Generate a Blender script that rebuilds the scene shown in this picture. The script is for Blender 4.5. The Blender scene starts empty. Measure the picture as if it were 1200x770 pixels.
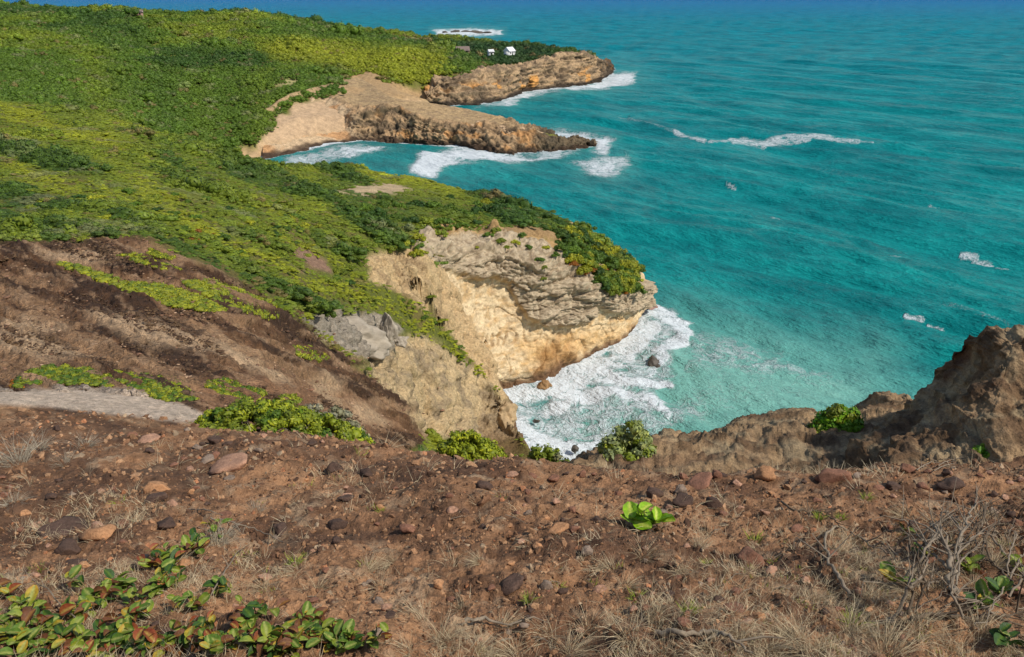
import bpy, math, random
import numpy as np
from mathutils import Vector

# ------------------------------------------------------------------ camera, sky, sun
scene = bpy.context.scene
CZ = 55.0                      # eye height above the sea
F = 942.0                      # focal length in pixels of a 1200 px wide frame
PITCH = math.radians(22.9)
cam = bpy.data.objects.new('camera', bpy.data.cameras.new('camera'))
scene.collection.objects.link(cam)
cam.location = (0, 0, CZ)
cam.rotation_euler = (math.pi / 2 - PITCH, 0, 0)
cam.data.sensor_width = 36.0
cam.data.lens = F / 1200 * 36
cam.data.clip_start = 0.1
cam.data.clip_end = 80000
scene.camera = cam

SUN = Vector((0.62, -0.34, 0.80)).normalized()
world = bpy.data.worlds.new('World')
scene.world = world
world.use_nodes = True
wn = world.node_tree
wn.nodes.clear()
sky = wn.nodes.new('ShaderNodeTexSky')
sky.sky_type = 'NISHITA'
sky.sun_disc = False
sky.sun_elevation = math.asin(SUN.z)
sky.sun_rotation = math.atan2(SUN.x, SUN.y)
sky.air_density = 1.0
sky.dust_density = 0.6
bg = wn.nodes.new('ShaderNodeBackground')
bg.inputs['Strength'].default_value = 0.12
wo = wn.nodes.new('ShaderNodeOutputWorld')
wn.links.new(sky.outputs[0], bg.inputs['Color'])
wn.links.new(bg.outputs[0], wo.inputs['Surface'])
sl = bpy.data.lights.new('sun', 'SUN')
sl.energy = 4.0
sl.angle = math.radians(3.0)
sl.color = (1.0, 0.94, 0.85)
sun = bpy.data.objects.new('sun', sl)
scene.collection.objects.link(sun)
sun.location = (60, -40, 120)
sun.rotation_euler = (-SUN).to_track_quat('-Z', 'Y').to_euler()
scene.view_settings.view_transform = 'Standard'
scene.view_settings.look = 'None'
scene.view_settings.exposure = 0.06
scene.view_settings.gamma = 1.0
scene.view_settings.use_curve_mapping = False

rng = np.random.default_rng(7)
random.seed(7)
COL = scene.collection

# ------------------------------------------------------------------ pixels to directions
CP, SP = math.cos(PITCH), math.sin(PITCH)
def ray(u, v):
    a = (np.asarray(u, float) - 600) / F
    b = (385 - np.asarray(v, float)) / F
    den = CP + b * SP
    return a / den, (SP - b * CP) / den          # x/y and drop/y
def PY(u, v, y):                                   # point seen at a pixel, at ground distance y
    th, T = ray(u, v)
    return np.array([th * y, y, CZ - T * y])
def PZ(u, v, z=0.0):                               # point seen at a pixel, at height z
    th, T = ray(u, v)
    y = (CZ - z) / T
    return np.array([th * y, y, z])
def proj(x, y, z):
    dz = z - CZ
    fwd = y * CP - dz * SP
    up = y * SP + dz * CP
    fwd = np.maximum(fwd, 0.05)
    return 600 + F * x / fwd, 385 - F * up / fwd

# ------------------------------------------------------------------ noise
PERM = np.concatenate([rng.permutation(256)] * 3)
G2 = np.stack([np.cos(np.arange(256) * 2.399), np.sin(np.arange(256) * 2.399)], 1)
G3 = rng.normal(size=(256, 3)); G3 /= np.linalg.norm(G3, axis=1)[:, None]
WPT = rng.uniform(0, 1, (256, 4))
def fade(t): return t * t * t * (t * (t * 6 - 15) + 10)
def n2(x, y):
    x = np.asarray(x, float); y = np.asarray(y, float)
    xi = np.floor(x).astype(int); yi = np.floor(y).astype(int)
    fx, fy = x - xi, y - yi
    xi &= 255; yi &= 255
    def g(i, j, dx, dy):
        h = PERM[PERM[(xi + i) & 255] + ((yi + j) & 255)]
        return G2[h, 0] * dx + G2[h, 1] * dy
    wx, wy = fade(fx), fade(fy)
    a = g(0, 0, fx, fy); b = g(1, 0, fx - 1, fy); c = g(0, 1, fx, fy - 1); d = g(1, 1, fx - 1, fy - 1)
    return ((a + (b - a) * wx) * (1 - wy) + (c + (d - c) * wx) * wy) * 1.5
def n3(x, y, z):
    xi = np.floor(x).astype(int); yi = np.floor(y).astype(int); zi = np.floor(z).astype(int)
    fx, fy, fz = x - xi, y - yi, z - zi
    xi &= 255; yi &= 255; zi &= 255
    wx, wy, wz = fade(fx), fade(fy), fade(fz)
    def g(i, j, k):
        h = PERM[PERM[PERM[(xi + i) & 255] + ((yi + j) & 255)] + ((zi + k) & 255)]
        q = G3[h]
        return q[..., 0] * (fx - i) + q[..., 1] * (fy - j) + q[..., 2] * (fz - k)
    def lx(j, k):
        a = g(0, j, k); return a + (g(1, j, k) - a) * wx
    def ly(k):
        a = lx(0, k); return a + (lx(1, k) - a) * wy
    a = ly(0); return (a + (ly(1) - a) * wz) * 1.5
def fbm2(x, y, o=4, rough=0.5):
    s = 0; a = 1.0; f = 1.0
    for i in range(o):
        s = s + a * n2(x * f + i * 17.3, y * f - i * 9.1); a *= rough; f *= 2.03
    return s
def fbm3(x, y, z, o=4, rough=0.5):
    s = 0; a = 1.0; f = 1.0
    for i in range(o):
        s = s + a * n3(x * f + i * 17.3, y * f - i * 9.1, z * f + i * 5.7); a *= rough; f *= 2.03
    return s
def ridged3(x, y, z, o=4):
    s = 0; a = 1.0; f = 1.0
    for i in range(o):
        s = s + a * (1 - np.abs(n3(x * f + i * 7.3, y * f, z * f)) * 2); a *= 0.5; f *= 2.1
    return s * 0.5
def worley3(x, y, z):
    """nearest and second distance and a random value of the nearest cell"""
    xi = np.floor(x).astype(int); yi = np.floor(y).astype(int); zi = np.floor(z).astype(int)
    d1 = np.full(np.shape(x), 9.0); d2 = d1.copy(); v = np.zeros(np.shape(x))
    for i in (-1, 0, 1):
        for j in (-1, 0, 1):
            for k in (-1, 0, 1):
                h = PERM[PERM[PERM[(xi + i) & 255] + ((yi + j) & 255)] + ((zi + k) & 255)]
                q = WPT[h]
                d = (xi + i + q[..., 0] - x) ** 2 + (yi + j + q[..., 1] - y) ** 2 + (zi + k + q[..., 2] - z) ** 2
                m = d < d1
                d2 = np.where(m, d1, np.minimum(d2, d)); v = np.where(m, q[..., 3], v); d1 = np.where(m, d, d1)
    return np.sqrt(d1), np.sqrt(d2), v
def blocks(x, y, z, o=2):
    """fractured rock: blocks standing proud or back of each other with cracks between"""
    s = 0; a = 1.0
    for i in range(o):
        w = 0.25 * n3(x * 0.9 + i, y * 0.9, z * 0.9)
        d1, d2, v = worley3(x + w, y + w, z - w)
        s = s + a * ((v - 0.5) * 1.1 - 0.35 * (1 - sst(0.0, 0.16, d2 - d1)) + 0.25 * (0.6 - d1))
        a *= 0.5; x, y, z = x * 2.3 + 3, y * 2.3, z * 2.3
    return s
def sst(a, b, x):
    t = np.clip((x - a) / (b - a), 0, 1)
    return t * t * (3 - 2 * t)
def seg_dist(px, py, poly, closed=True):
    best = np.full(np.shape(px), 1e18); idx = np.zeros(np.shape(px), int)
    n = len(poly)
    for i in range(n if closed else n - 1):
        ax, ay = poly[i][:2]; bx, by = poly[(i + 1) % n][:2]
        dx, dy = bx - ax, by - ay
        t = np.clip(((px - ax) * dx + (py - ay) * dy) / (dx * dx + dy * dy + 1e-12), 0, 1)
        d = (px - ax - t * dx) ** 2 + (py - ay - t * dy) ** 2
        m = d < best
        best = np.where(m, d, best); idx = np.where(m, i, idx)
    return np.sqrt(best), idx
def inside(px, py, poly):
    r = np.zeros(np.shape(px), bool)
    n = len(poly)
    for i in range(n):
        ax, ay = poly[i][:2]; bx, by = poly[(i + 1) % n][:2]
        if ay == by: continue
        c = ((ay > py) != (by > py)) & (px < (bx - ax) * (py - ay) / (by - ay) + ax)
        r ^= c
    return r
def sdist(px, py, poly):
    d, i = seg_dist(px, py, poly)
    return np.where(inside(px, py, poly), d, -d), i
def pmask(u, v, poly, soft=4.0):
    us = [p[0] for p in poly]; vs = [p[1] for p in poly]
    out = np.zeros(np.shape(u))
    m = (u > min(us) - 3 * soft) & (u < max(us) + 3 * soft) & (v > min(vs) - 3 * soft) & (v < max(vs) + 3 * soft)
    if m.any():
        d, _ = sdist(u[m], v[m], poly)
        out[m] = sst(-soft, soft, d)
    return out
def lmask(u, v, line, w):
    d, _ = seg_dist(u, v, line, False)
    return 1 - sst(w * 0.4, w, d)
def lerp(a, b, t): return a + (np.asarray(b) - a) * t[..., None]
def srgb(r, g, b):
    c = np.array([r, g, b]) / 255.0
    return np.where(c <= 0.04045, c / 12.92, ((c + 0.055) / 1.055) ** 2.4)

# ------------------------------------------------------------------ coast in plan (counter-clockwise parts noted by cliff kind)
SPIT_U = [308, 340, 380, 420, 460, 500, 540, 590, 630, 660, 690]
SPIT_W = [185, 179, 171, 166, 166, 168, 171, 178, 178, 177, 171]
SPIT_R = [148, 125, 116, 132, 127, 142, 146, 150, 156, 163, 167]
SPIT_RZ = [7, 11, 12, 9.5, 10.5, 7.5, 6.5, 6, 5, 3, 1.2]
SPIT_B = [130, 110, 100, 92, 114, 121, 127, 138, 150, 160, 165]
SPIT_BZ = [11, 15, 15, 14, 12, 10, 8, 6.5, 5, 3.2, 1.4]
HEAD_U = [500, 520, 560, 590, 612, 640, 680, 704, 716]
HEAD_W = [124, 124, 123, 117, 108, 105, 100, 94, 86]
HEAD_T = [112, 92, 84, 82, 80, 70, 62, 70, 77]
HEAD_TY = [424, 432, 445, 462, 485, 508, 530, 562, 612]
PROM_W = [(590, 457), (612, 452), (640, 447), (670, 433), (700, 418), (725, 407), (742, 397), (754, 370)]
coast = []
def cadd(p, k, ins): coast.append((float(p[0]), float(p[1]), k, ins))
for p in [(160, 20), (90, 34), (50, 44), (26, 58), (12, 72), (4, 84)]: cadd(p, 1.6, 0)
for u, v in [(606, 502), (603, 490), (598, 473)]: cadd(PZ(u, v), 2.4, 0)
for u, v in PROM_W: cadd(PZ(u, v), 3.0, 5.6)
for p in [(24.5, 147), (17, 161), (2, 178), (-18, 194), (-42, 217), (-66, 247), (-84, 268)]: cadd(p, 1.5, 0)
cadd(PZ(284, 187), 0.25, 0)
for u, v in zip(SPIT_U, SPIT_W): cadd(PZ(u, v), 0.8, 5.0)
for u, v, z in list(zip(SPIT_U, SPIT_B, SPIT_BZ))[:4:-1]:
    q = PZ(u, v, z); cadd((q[0] + 1, q[1] + 6), 0.8, 5.0)
cadd((-22, 380), 0.8, 3)
cadd((-40, 405), 0.8, 3)
for u, v in zip(HEAD_U, HEAD_W): cadd(PZ(u, v), 1.2, 7.0)
for p in [(76, 640), (50, 665), (-40, 720), (-200, 760), (-500, 830), (-1500, 900), (-1500, -60), (160, -60)]: cadd(p, 0.6, 0)
CXY = [(c[0], c[1]) for c in coast]
CK = np.array([c[2] for c in coast]); CI = np.array([c[3] for c in coast])

# ------------------------------------------------------------------ land surface: control points (pixel, distance) -> smooth drop ratio
ctrl = []
def cv(u, lst):
    for v, y in lst:
        th, T = ray(u, v); ctrl.append((th, math.log(y), T))
def cz(u, lst, vref=520):
    th, _ = ray(u, vref)
    for y, z in lst: ctrl.append((float(th), math.log(y), (CZ - z) / y))
cz(-300, [(0.8, 53.3), (1.4, 53.1)]); cz(150, [(0.8, 53.2), (1.4, 53.0)], 770); cz(600, [(0.8, 53.15), (1.4, 52.95)], 770)
cz(1050, [(0.8, 53.2), (1.4, 53.0)], 770); cz(1500, [(0.8, 53.3), (1.4, 53.1)])
cv(-300, [(770, 2.4), (650, 3.9), (560, 5.8), (480, 9), (450, 11), (430, 14), (380, 20), (320, 30), (270, 42), (240, 60), (190, 95), (140, 140), (115, 180), (116, 230), (98, 280), (40, 400), (4, 520), (-10, 640)])
cv(0, [(770, 2.3), (650, 3.8), (560, 5.6), (490, 8), (468, 9), (460, 11), (445, 13), (400, 18), (350, 26), (305, 36), (285, 44), (262, 58), (200, 95), (150, 140), (122, 180), (124, 230), (108, 275), (60, 400), (28, 520), (10, 620)])
cv(150, [(770, 2.3), (650, 3.7), (560, 5.4), (505, 7.4), (492, 8.3), (474, 10), (450, 12.5), (400, 19), (350, 28), (300, 40), (275, 48), (250, 60), (200, 95), (160, 140), (143, 185), (146, 230), (125, 280), (80, 390), (40, 520), (16, 620)])
cv(300, [(770, 2.3), (650, 3.6), (560, 5.2), (515, 6.6), (505, 9), (475, 13), (440, 19), (400, 27), (365, 37), (338, 48), (300, 60), (250, 85), (218, 120), (199, 180), (197, 235), (188, 280), (150, 305), (120, 345), (90, 405), (56, 500), (20, 610)])
cv(380, [(560, 5.2), (520, 6.4), (522, 9), (500, 15), (470, 32), (440, 42), (400, 50), (372, 56), (350, 64), (310, 75), (260, 95), (223, 130), (202, 180)])
cv(450, [(770, 2.3), (650, 3.5), (560, 5.0), (523, 6.2), (540, 10), (530, 22), (505, 42), (480, 55), (445, 63), (400, 70), (376, 75), (350, 82), (305, 92), (262, 108), (232, 138), (218, 160)])
cv(500, [(534, 5.9), (505, 78), (470, 79), (430, 80), (402, 86), (345, 93), (300, 98), (275, 108), (246, 130), (222, 165)])
cv(560, [(495, 92), (470, 94), (285, 114), (264, 124), (238, 160)])
cv(600, [(770, 2.3), (650, 3.4), (560, 4.8), (543, 5.3), (272, 120), (264, 128), (248, 150)])
cv(650, [(290, 118), (280, 126), (265, 146)])
cv(700, [(335, 123), (300, 132), (276, 144)])
cv(735, [(345, 127), (315, 134), (300, 142)])
cz(600, [(8, 49.7), (15, 43), (40, 22), (70, 6), (90, 2)])
cz(520, [(8, 49.5), (15, 44), (40, 27), (65, 14)])
cv(750, [(770, 2.25), (650, 3.4), (575, 4.6), (553, 5.2)])
cz(750, [(8, 49.0), (15, 40), (40, 10), (60, 2)])
cv(900, [(770, 2.25), (650, 3.4), (575, 4.6), (556, 5.1)])
cz(900, [(8, 49.2), (15, 42), (30, 24), (50, 3)])
cv(1050, [(770, 2.25), (650, 3.4), (575, 4.7), (552, 5.3)])
cz(1050, [(8, 49.6), (15, 43), (30, 25), (50, 3)])
cv(1200, [(770, 2.25), (650, 3.5), (570, 4.9), (545, 5.5)])
cz(1200, [(8, 50.6), (15, 45), (30, 27), (50, 5)])
cv(1500, [(770, 2.3), (650, 3.6), (560, 5.3), (530, 6.2)])
cz(1500, [(9, 50.5), (15, 46), (30, 30), (50, 6)])
for u, v, z in zip(SPIT_U, SPIT_R, SPIT_RZ):
    p = PZ(u, v, z); ctrl.append((p[0] / p[1], math.log(p[1]), (CZ - z + 0.6) / p[1]))
for u, v, z in zip(SPIT_U, SPIT_B, SPIT_BZ):
    p = PZ(u, v, z); ctrl.append((p[0] / p[1], math.log(p[1]), (CZ - z + 0.6) / p[1]))
for u, v, y in zip(HEAD_U, HEAD_T, HEAD_TY):
    th, T = ray(u, v); ctrl.append((float(th), math.log(y), float(T) + 0.5 / y))
for u, v, y in [(680, 66, 565), (632, 70, 545), (600, 68, 535), (560, 67, 545), (536, 63, 555), (492, 53, 575), (440, 50, 585), (400, 41, 595), (360, 33, 605), (320, 24, 615), (280, 20, 625),
                (400, 60, 500), (460, 75, 455), (520, 68, 490), (340, 80, 425), (460, 92, 425), (380, 45, 545)]:
    cv(u, [(v, y)])
for u, z in [(-300, 40), (0, 38), (150, 34), (300, 30), (450, 22), (600, 14), (700, 8)]:
    cz(u, [(760, z), (900, z * 0.5)], 0)
ctrl = np.array(ctrl)
KS, KL = 3.0, 1.0
CX = np.stack([ctrl[:, 0] * KS, ctrl[:, 1] * KL], 1)
def kern(r): return r ** 1.6
n = len(CX)
D = np.linalg.norm(CX[:, None] - CX[None], axis=2)
A = np.zeros((n + 3, n + 3))
A[:n, :n] = kern(D) - np.eye(n) * 0.004
A[:n, n] = A[n, :n] = 1; A[:n, n + 1:] = CX; A[n + 1:, :n] = CX.T
W = np.linalg.solve(A, np.concatenate([ctrl[:, 2], np.zeros(3)]))
TH0, TH1, LY0, LY1, NG = -1.9, 1.5, math.log(0.5), math.log(1100), 620
gth = np.linspace(TH0, TH1, NG); gly = np.linspace(LY0, LY1, NG)
TG = np.zeros((NG, NG))
for i in range(NG):
    q0 = gly[i] * KL
    r = np.sqrt((gth[:, None] * KS - CX[None, :, 0]) ** 2 + (q0 - CX[None, :, 1]) ** 2)
    TG[i] = kern(r) @ W[:n] + W[n] + gth * KS * W[n + 1] + q0 * W[n + 2]
def base_z(x, y):
    th = np.clip(x / y, TH0, TH1 - 1e-6); ly = np.clip(np.log(y), LY0, LY1 - 1e-6)
    a = (th - TH0) / (TH1 - TH0) * (NG - 1); b = (ly - LY0) / (LY1 - LY0) * (NG - 1)
    i = np.minimum(a.astype(int), NG - 2); j = np.minimum(b.astype(int), NG - 2)
    fa, fb = a - i, b - j
    T = (TG[j, i] * (1 - fa) + TG[j, i + 1] * fa) * (1 - fb) + (TG[j + 1, i] * (1 - fa) + TG[j + 1, i + 1] * fa) * fb
    return CZ - T * y
def coast_d(x, y):
    return sdist(x, y, CXY)
def land_z(x, y):                                  # land surface with its sea edge, no fine relief
    x = np.asarray(x, float); y = np.asarray(y, float)
    z = base_z(x, y)
    far = y > 20
    if far.any():
        d, i = coast_d(x[far], y[far])
        dd = d + 1.2 * n2(x[far] * 0.25, y[far] * 0.25) * np.clip(d / 4, 0, 1)
        lim = CK[i] * (dd - CI[i])
        lim = np.where(lim < -6, -6, lim)
        z = z.copy(); z[far] = np.minimum(z[far], lim)
    return z
def relief(x, y):                                  # fine relief of the ground
    w = sst(7.0, 14.0, y)
    near = (0.075 * fbm2(x * 1.1, y * 1.1, 3) + 0.030 * fbm2(x * 4.5, y * 4.5, 3) + 0.022 * np.abs(fbm2(x * 9, y * 9, 3, 0.6)) + 0.014 * fbm2(x * 18, y * 18, 3, 0.65))
    a = (0.08 + 0.24 * sst(15, 60, y)) * fbm2(x * 0.22, y * 0.22, 4) + 0.06 * fbm2(x * 1.6, y * 1.6, 3)
    f = sst(90, 220, y)
    b = 0 * x
    if np.any(f > 0): b = 1.5 * fbm2(x * 0.035, y * 0.035, 4) + 0.4 * fbm2(x * 0.2, y * 0.2, 3)
    return near * (1 - w) + (a * (1 - f) + b * f) * w
def ground(x, y): return land_z(x, y) + relief(x, y)
def hit(u, v, y0=1.6, y1=800.0, nstep=900):        # where the line of sight through a pixel first meets the land
    th, T = ray(u, v)
    ys = np.exp(np.linspace(math.log(y0), math.log(y1), nstep))
    zz = ground(th * ys, ys)
    below = (CZ - T * ys) < zz
    k = int(np.argmax(below)) if below.any() else nstep - 1
    y = ys[k]
    return np.array([float(th) * y, y, float(zz[k])])

# ------------------------------------------------------------------ mesh helpers
def link(o, parent=None):
    COL.objects.link(o)
    if parent is not None: o.parent = parent
    return o
def mesh_np(name, verts, faces, mat=None, smooth=True, attrs=None, colors=None):
    verts = np.asarray(verts, np.float32); faces = np.asarray(faces, np.int32)
    me = bpy.data.meshes.new(name)
    nv, nf, k = len(verts), len(faces), faces.shape[1]
    me.vertices.add(nv); me.vertices.foreach_set('co', verts.ravel())
    me.loops.add(nf * k); me.loops.foreach_set('vertex_index', faces.ravel())
    me.polygons.add(nf); me.polygons.foreach_set('loop_start', np.arange(nf, dtype=np.int32) * k)
    if smooth: me.polygons.foreach_set('use_smooth', np.ones(nf, bool))
    if colors is not None:
        c = np.ones((nv, 4), np.float32); c[:, :3] = colors
        at = me.color_attributes.new('col', 'FLOAT_COLOR', 'POINT'); at.data.foreach_set('color', c.ravel())
    for k_, a in (attrs or {}).items():
        at = me.attributes.new(k_, 'FLOAT', 'POINT'); at.data.foreach_set('value', np.asarray(a, np.float32).ravel())
    me.update(calc_edges=True); me.validate()
    if mat is not None:
        for m in (mat if isinstance(mat, list) else [mat]): me.materials.append(m)
    return me
def grid_faces(nr, nc):
    i = np.arange(nr * nc).reshape(nr, nc)
    return np.stack([i[:-1, :-1], i[:-1, 1:], i[1:, 1:], i[1:, :-1]], -1).reshape(-1, 4)
def grid_obj(name, P, mat, colors=None, attrs=None, keep=None, flip=False):
    nr, nc = P.shape[:2]
    f = grid_faces(nr, nc)
    if keep is not None: f = f[keep.ravel()[f].any(1)]
    if flip: f = f[:, ::-1]
    me = mesh_np(name, P.reshape(-1, 3), f, mat, True, attrs, None if colors is None else colors.reshape(-1, 3))
    return link(bpy.data.objects.new(name, me))
def grid_normals(P):
    du = np.gradient(P, axis=1); dv = np.gradient(P, axis=0)
    nrm = np.cross(du, dv)
    return nrm / (np.linalg.norm(nrm, axis=2, keepdims=True) + 1e-9)
def tag(o, label=None, cat=None, group=None, kind=None):
    if label: o['label'] = label
    if cat: o['category'] = cat
    if group: o['group'] = group
    if kind: o['kind'] = kind
    return o
def catmull(C, m, axis):
    C = np.moveaxis(np.asarray(C, float), axis, 0)
    k = len(C)
    t = np.linspace(0, k - 1, m); i = np.minimum(t.astype(int), k - 2); f = (t - i).reshape((-1,) + (1,) * (C.ndim - 1))
    p1, p2 = C[i], C[i + 1]
    p0 = np.where((i > 0).reshape(f.shape), C[np.maximum(i - 1, 0)], 2 * p1 - p2)
    p3 = np.where((i < k - 2).reshape(f.shape), C[np.minimum(i + 2, k - 1)], 2 * p2 - p1)
    m1, m2 = (p2 - p0) * 0.4, (p3 - p1) * 0.4
    r = (2 * f ** 3 - 3 * f ** 2 + 1) * p1 + (f ** 3 - 2 * f ** 2 + f) * m1 + (-2 * f ** 3 + 3 * f ** 2) * p2 + (f ** 3 - f ** 2) * m2
    return np.moveaxis(r, 0, axis)

# ------------------------------------------------------------------ materials
def nodes(name):
    m = bpy.data.materials.new(name); m.use_nodes = True
    t = m.node_tree; t.nodes.clear()
    out = t.nodes.new('ShaderNodeOutputMaterial'); b = t.nodes.new('ShaderNodeBsdfPrincipled')
    t.links.new(b.outputs[0], out.inputs['Surface'])
    return m, t, b
def nd(t, typ, **kw):
    x = t.nodes.new(typ)
    for k, v in kw.items():
        if k in x.inputs: x.inputs[k].default_value = v
        else: setattr(x, k, v)
    return x
def noise(t, vec, scale, detail=4, rough=0.6):
    x = nd(t, 'ShaderNodeTexNoise', Scale=scale, Detail=detail, Roughness=rough)
    if vec is not None: t.links.new(vec, x.inputs['Vector'])
    return x.outputs['Fac']
def ramp(t, fac, stops):
    x = t.nodes.new('ShaderNodeValToRGB')
    e = x.color_ramp.elements
    while len(e) < len(stops): e.new(0.5)
    for el, (p, c) in zip(e, stops):
        el.position = p; el.color = (*c, 1) if len(c) == 3 else c
    t.links.new(fac, x.inputs['Fac'])
    return x.outputs['Color']
def mth(t, op, a, b=None, c=None):
    x = t.nodes.new('ShaderNodeMath'); x.operation = op
    for i, s in enumerate((a, b, c)):
        if s is None: continue
        if isinstance(s, (int, float)): x.inputs[i].default_value = s
        else: t.links.new(s, x.inputs[i])
    return x.outputs[0]
def mix(t, fac, a, b, blend='MIX'):
    x = t.nodes.new('ShaderNodeMix'); x.data_type = 'RGBA'; x.blend_type = blend
    ia, ib = x.inputs[6], x.inputs[7]
    for s, i in ((fac, x.inputs[0]), (a, ia), (b, ib)):
        if isinstance(s, (int, float)): i.default_value = s
        elif isinstance(s, (tuple, list, np.ndarray)): i.default_value = (*[float(q) for q in s], 1)
        else: t.links.new(s, i)
    return x.outputs[2]
def bump(t, b, h, strength, dist):
    x = nd(t, 'ShaderNodeBump', Strength=strength, Distance=dist)
    t.links.new(h, x.inputs['Height']); t.links.new(x.outputs[0], b.inputs['Normal'])
    return x
def mat_ground(name, scale, bdist, var=0.45, rough=0.95, fine=7.0):
    m, t, b = nodes(name)
    at = nd(t, 'ShaderNodeAttribute', attribute_name='col')
    pos = nd(t, 'ShaderNodeNewGeometry').outputs['Position']
    f1 = noise(t, pos, scale, 6, 0.65); f2 = noise(t, pos, scale * fine, 3, 0.7)
    c = mix(t, 1.0, at.outputs['Color'], ramp(t, f1, [(0.25, (1 - var,) * 3), (0.75, (1 + var * 0.8,) * 3)]), 'MULTIPLY')
    c = mix(t, 1.0, c, ramp(t, f2, [(0.25, (1 - var * 0.8,) * 3), (0.75, (1 + var * 0.7,) * 3)]), 'MULTIPLY')
    t.links.new(c, b.inputs['Base Color'])
    b.inputs['Roughness'].default_value = rough; b.inputs['Specular IOR Level'].default_value = 0.2
    h = mth(t, 'ADD', mth(t, 'MULTIPLY', f1, 1.0), mth(t, 'MULTIPLY', f2, 0.35))
    bump(t, b, h, 0.9, bdist)
    return m
M_SOIL = mat_ground('soil', 9.0, 0.05, 0.5)
M_HILL = mat_ground('hill_soil', 3.2, 0.30, 0.55, fine=5.0)
M_FAR = mat_ground('far_soil', 0.5, 0.5, 0.4)
M_ROCK = mat_ground('cliff_rock', 1.3, 0.25, 0.35)
M_ROCKN = mat_ground('near_rock', 7.0, 0.06, 0.5)
M_ROCKF = mat_ground('far_rock', 0.6, 0.8, 0.5)

# ------------------------------------------------------------------ colours of the land
BROWN = [(-400, 330), (-200, 300), (0, 283), (60, 282), (150, 274), (180, 282), (215, 300), (255, 318), (300, 342), (335, 362), (362, 376), (385, 400), (420, 432), (470, 462), (510, 492), (480, 540), (300, 540), (-400, 540)]
GREYROCK = [(362, 372), (395, 362), (448, 368), (470, 385), (462, 412), (432, 420), (400, 404)]
TANROCK = [(372, 385), (470, 395), (500, 395), (545, 425), (600, 470), (610, 510), (560, 520), (500, 512), (470, 470), (430, 435)]
BARE = [([(335, 294), (362, 292), (385, 306), (388, 322), (358, 318)], srgb(150, 118, 95)),
        ([(392, 220), (440, 214), (488, 219), (490, 228), (440, 230), (398, 227)], srgb(178, 155, 120)),
        ([(425, 300), (475, 288), (500, 300), (545, 350), (580, 420), (594, 452), (570, 440), (545, 412), (510, 372), (470, 345), (430, 330)], srgb(196, 168, 124)),
        ([(560, 262), (600, 262), (660, 268), (650, 285), (560, 280)], srgb(160, 130, 90)),
        ([(286, 190), (300, 178), (312, 150), (345, 122), (378, 112), (420, 95), (450, 108), (560, 130), (640, 150), (640, 185), (320, 188)], srgb(190, 160, 125)),
        ([(395, 90), (430, 80), (470, 100), (520, 108), (500, 120), (450, 118), (410, 108)], srgb(170, 140, 100)),
        ([(310, 96), (345, 92), (360, 100), (330, 102)], srgb(160, 150, 100)),
        ([(465, 45), (505, 42), (508, 52), (470, 50)], srgb(165, 145, 120)),
        ([(408, 33), (440, 38), (438, 42), (410, 40)], srgb(165, 145, 120))]
PALE = [[(100, 366), (150, 368), (215, 385), (270, 408), (335, 440), (345, 452), (300, 440), (240, 415), (180, 405), (140, 390)],
        [(0, 392), (60, 398), (110, 415), (80, 425), (0, 412)], [(0, 378), (40, 372), (90, 384), (40, 392), (0, 390)],
        [(40, 295), (100, 290), (150, 300), (110, 306), (60, 303)], [(255, 400), (300, 420), (340, 445), (320, 446), (270, 420)],
        [(370, 435), (395, 455), (400, 480), (375, 470)], [(405, 470), (440, 480), (450, 500), (410, 495)]]
FACE = [(500, 296), (560, 284), (640, 298), (700, 320), (760, 330), (760, 400), (700, 425), (640, 455), (590, 470), (545, 410)]
SLAB = [(-30, 462), (40, 456), (120, 454), (170, 462), (215, 474), (248, 488), (235, 495), (130, 486), (60, 478), (-30, 472)]
REDDISH = [(225, 455), (330, 440), (420, 470), (470, 500), (430, 512), (330, 500), (240, 480)]
def veg_amount(x, y, z):
    u, v = proj(x, y, z)
    j = 7 * fbm2(x * 8 / np.maximum(y, 5) * 3, np.log(y) * 12, 3)
    uu, vv = u + j, v + j * 0.5
    w = sst(42, 50, y) * (1 - pmask(uu, vv, BROWN, 5) * (y < 75))
    w = w * (1 - pmask(uu, vv, TANROCK, 5) * (y < 105)) * (1 - pmask(uu, vv, GREYROCK, 3) * (y < 90))
    for k, (p, c) in enumerate(BARE):
        ok = (y < 175) if k < 4 else (y > 240)
        w = w * (1 - pmask(uu, vv, p, 4) * ok)
    if np.any(y > 60):
        d, i = coast_d(x, y)
        w = w * sst(2.0, 4.0, z)
    return w
def streak(u, v):                                  # coordinates along and across the run-off streaks of the slope
    k = 0.30 + 0.10 * np.clip(u / 400, 0, 1.5)
    return (u + 0.3 * v) * 0.1, (v - k * u) * 0.1 + 0.5 * n2(u * 0.02, v * 0.02)
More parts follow.
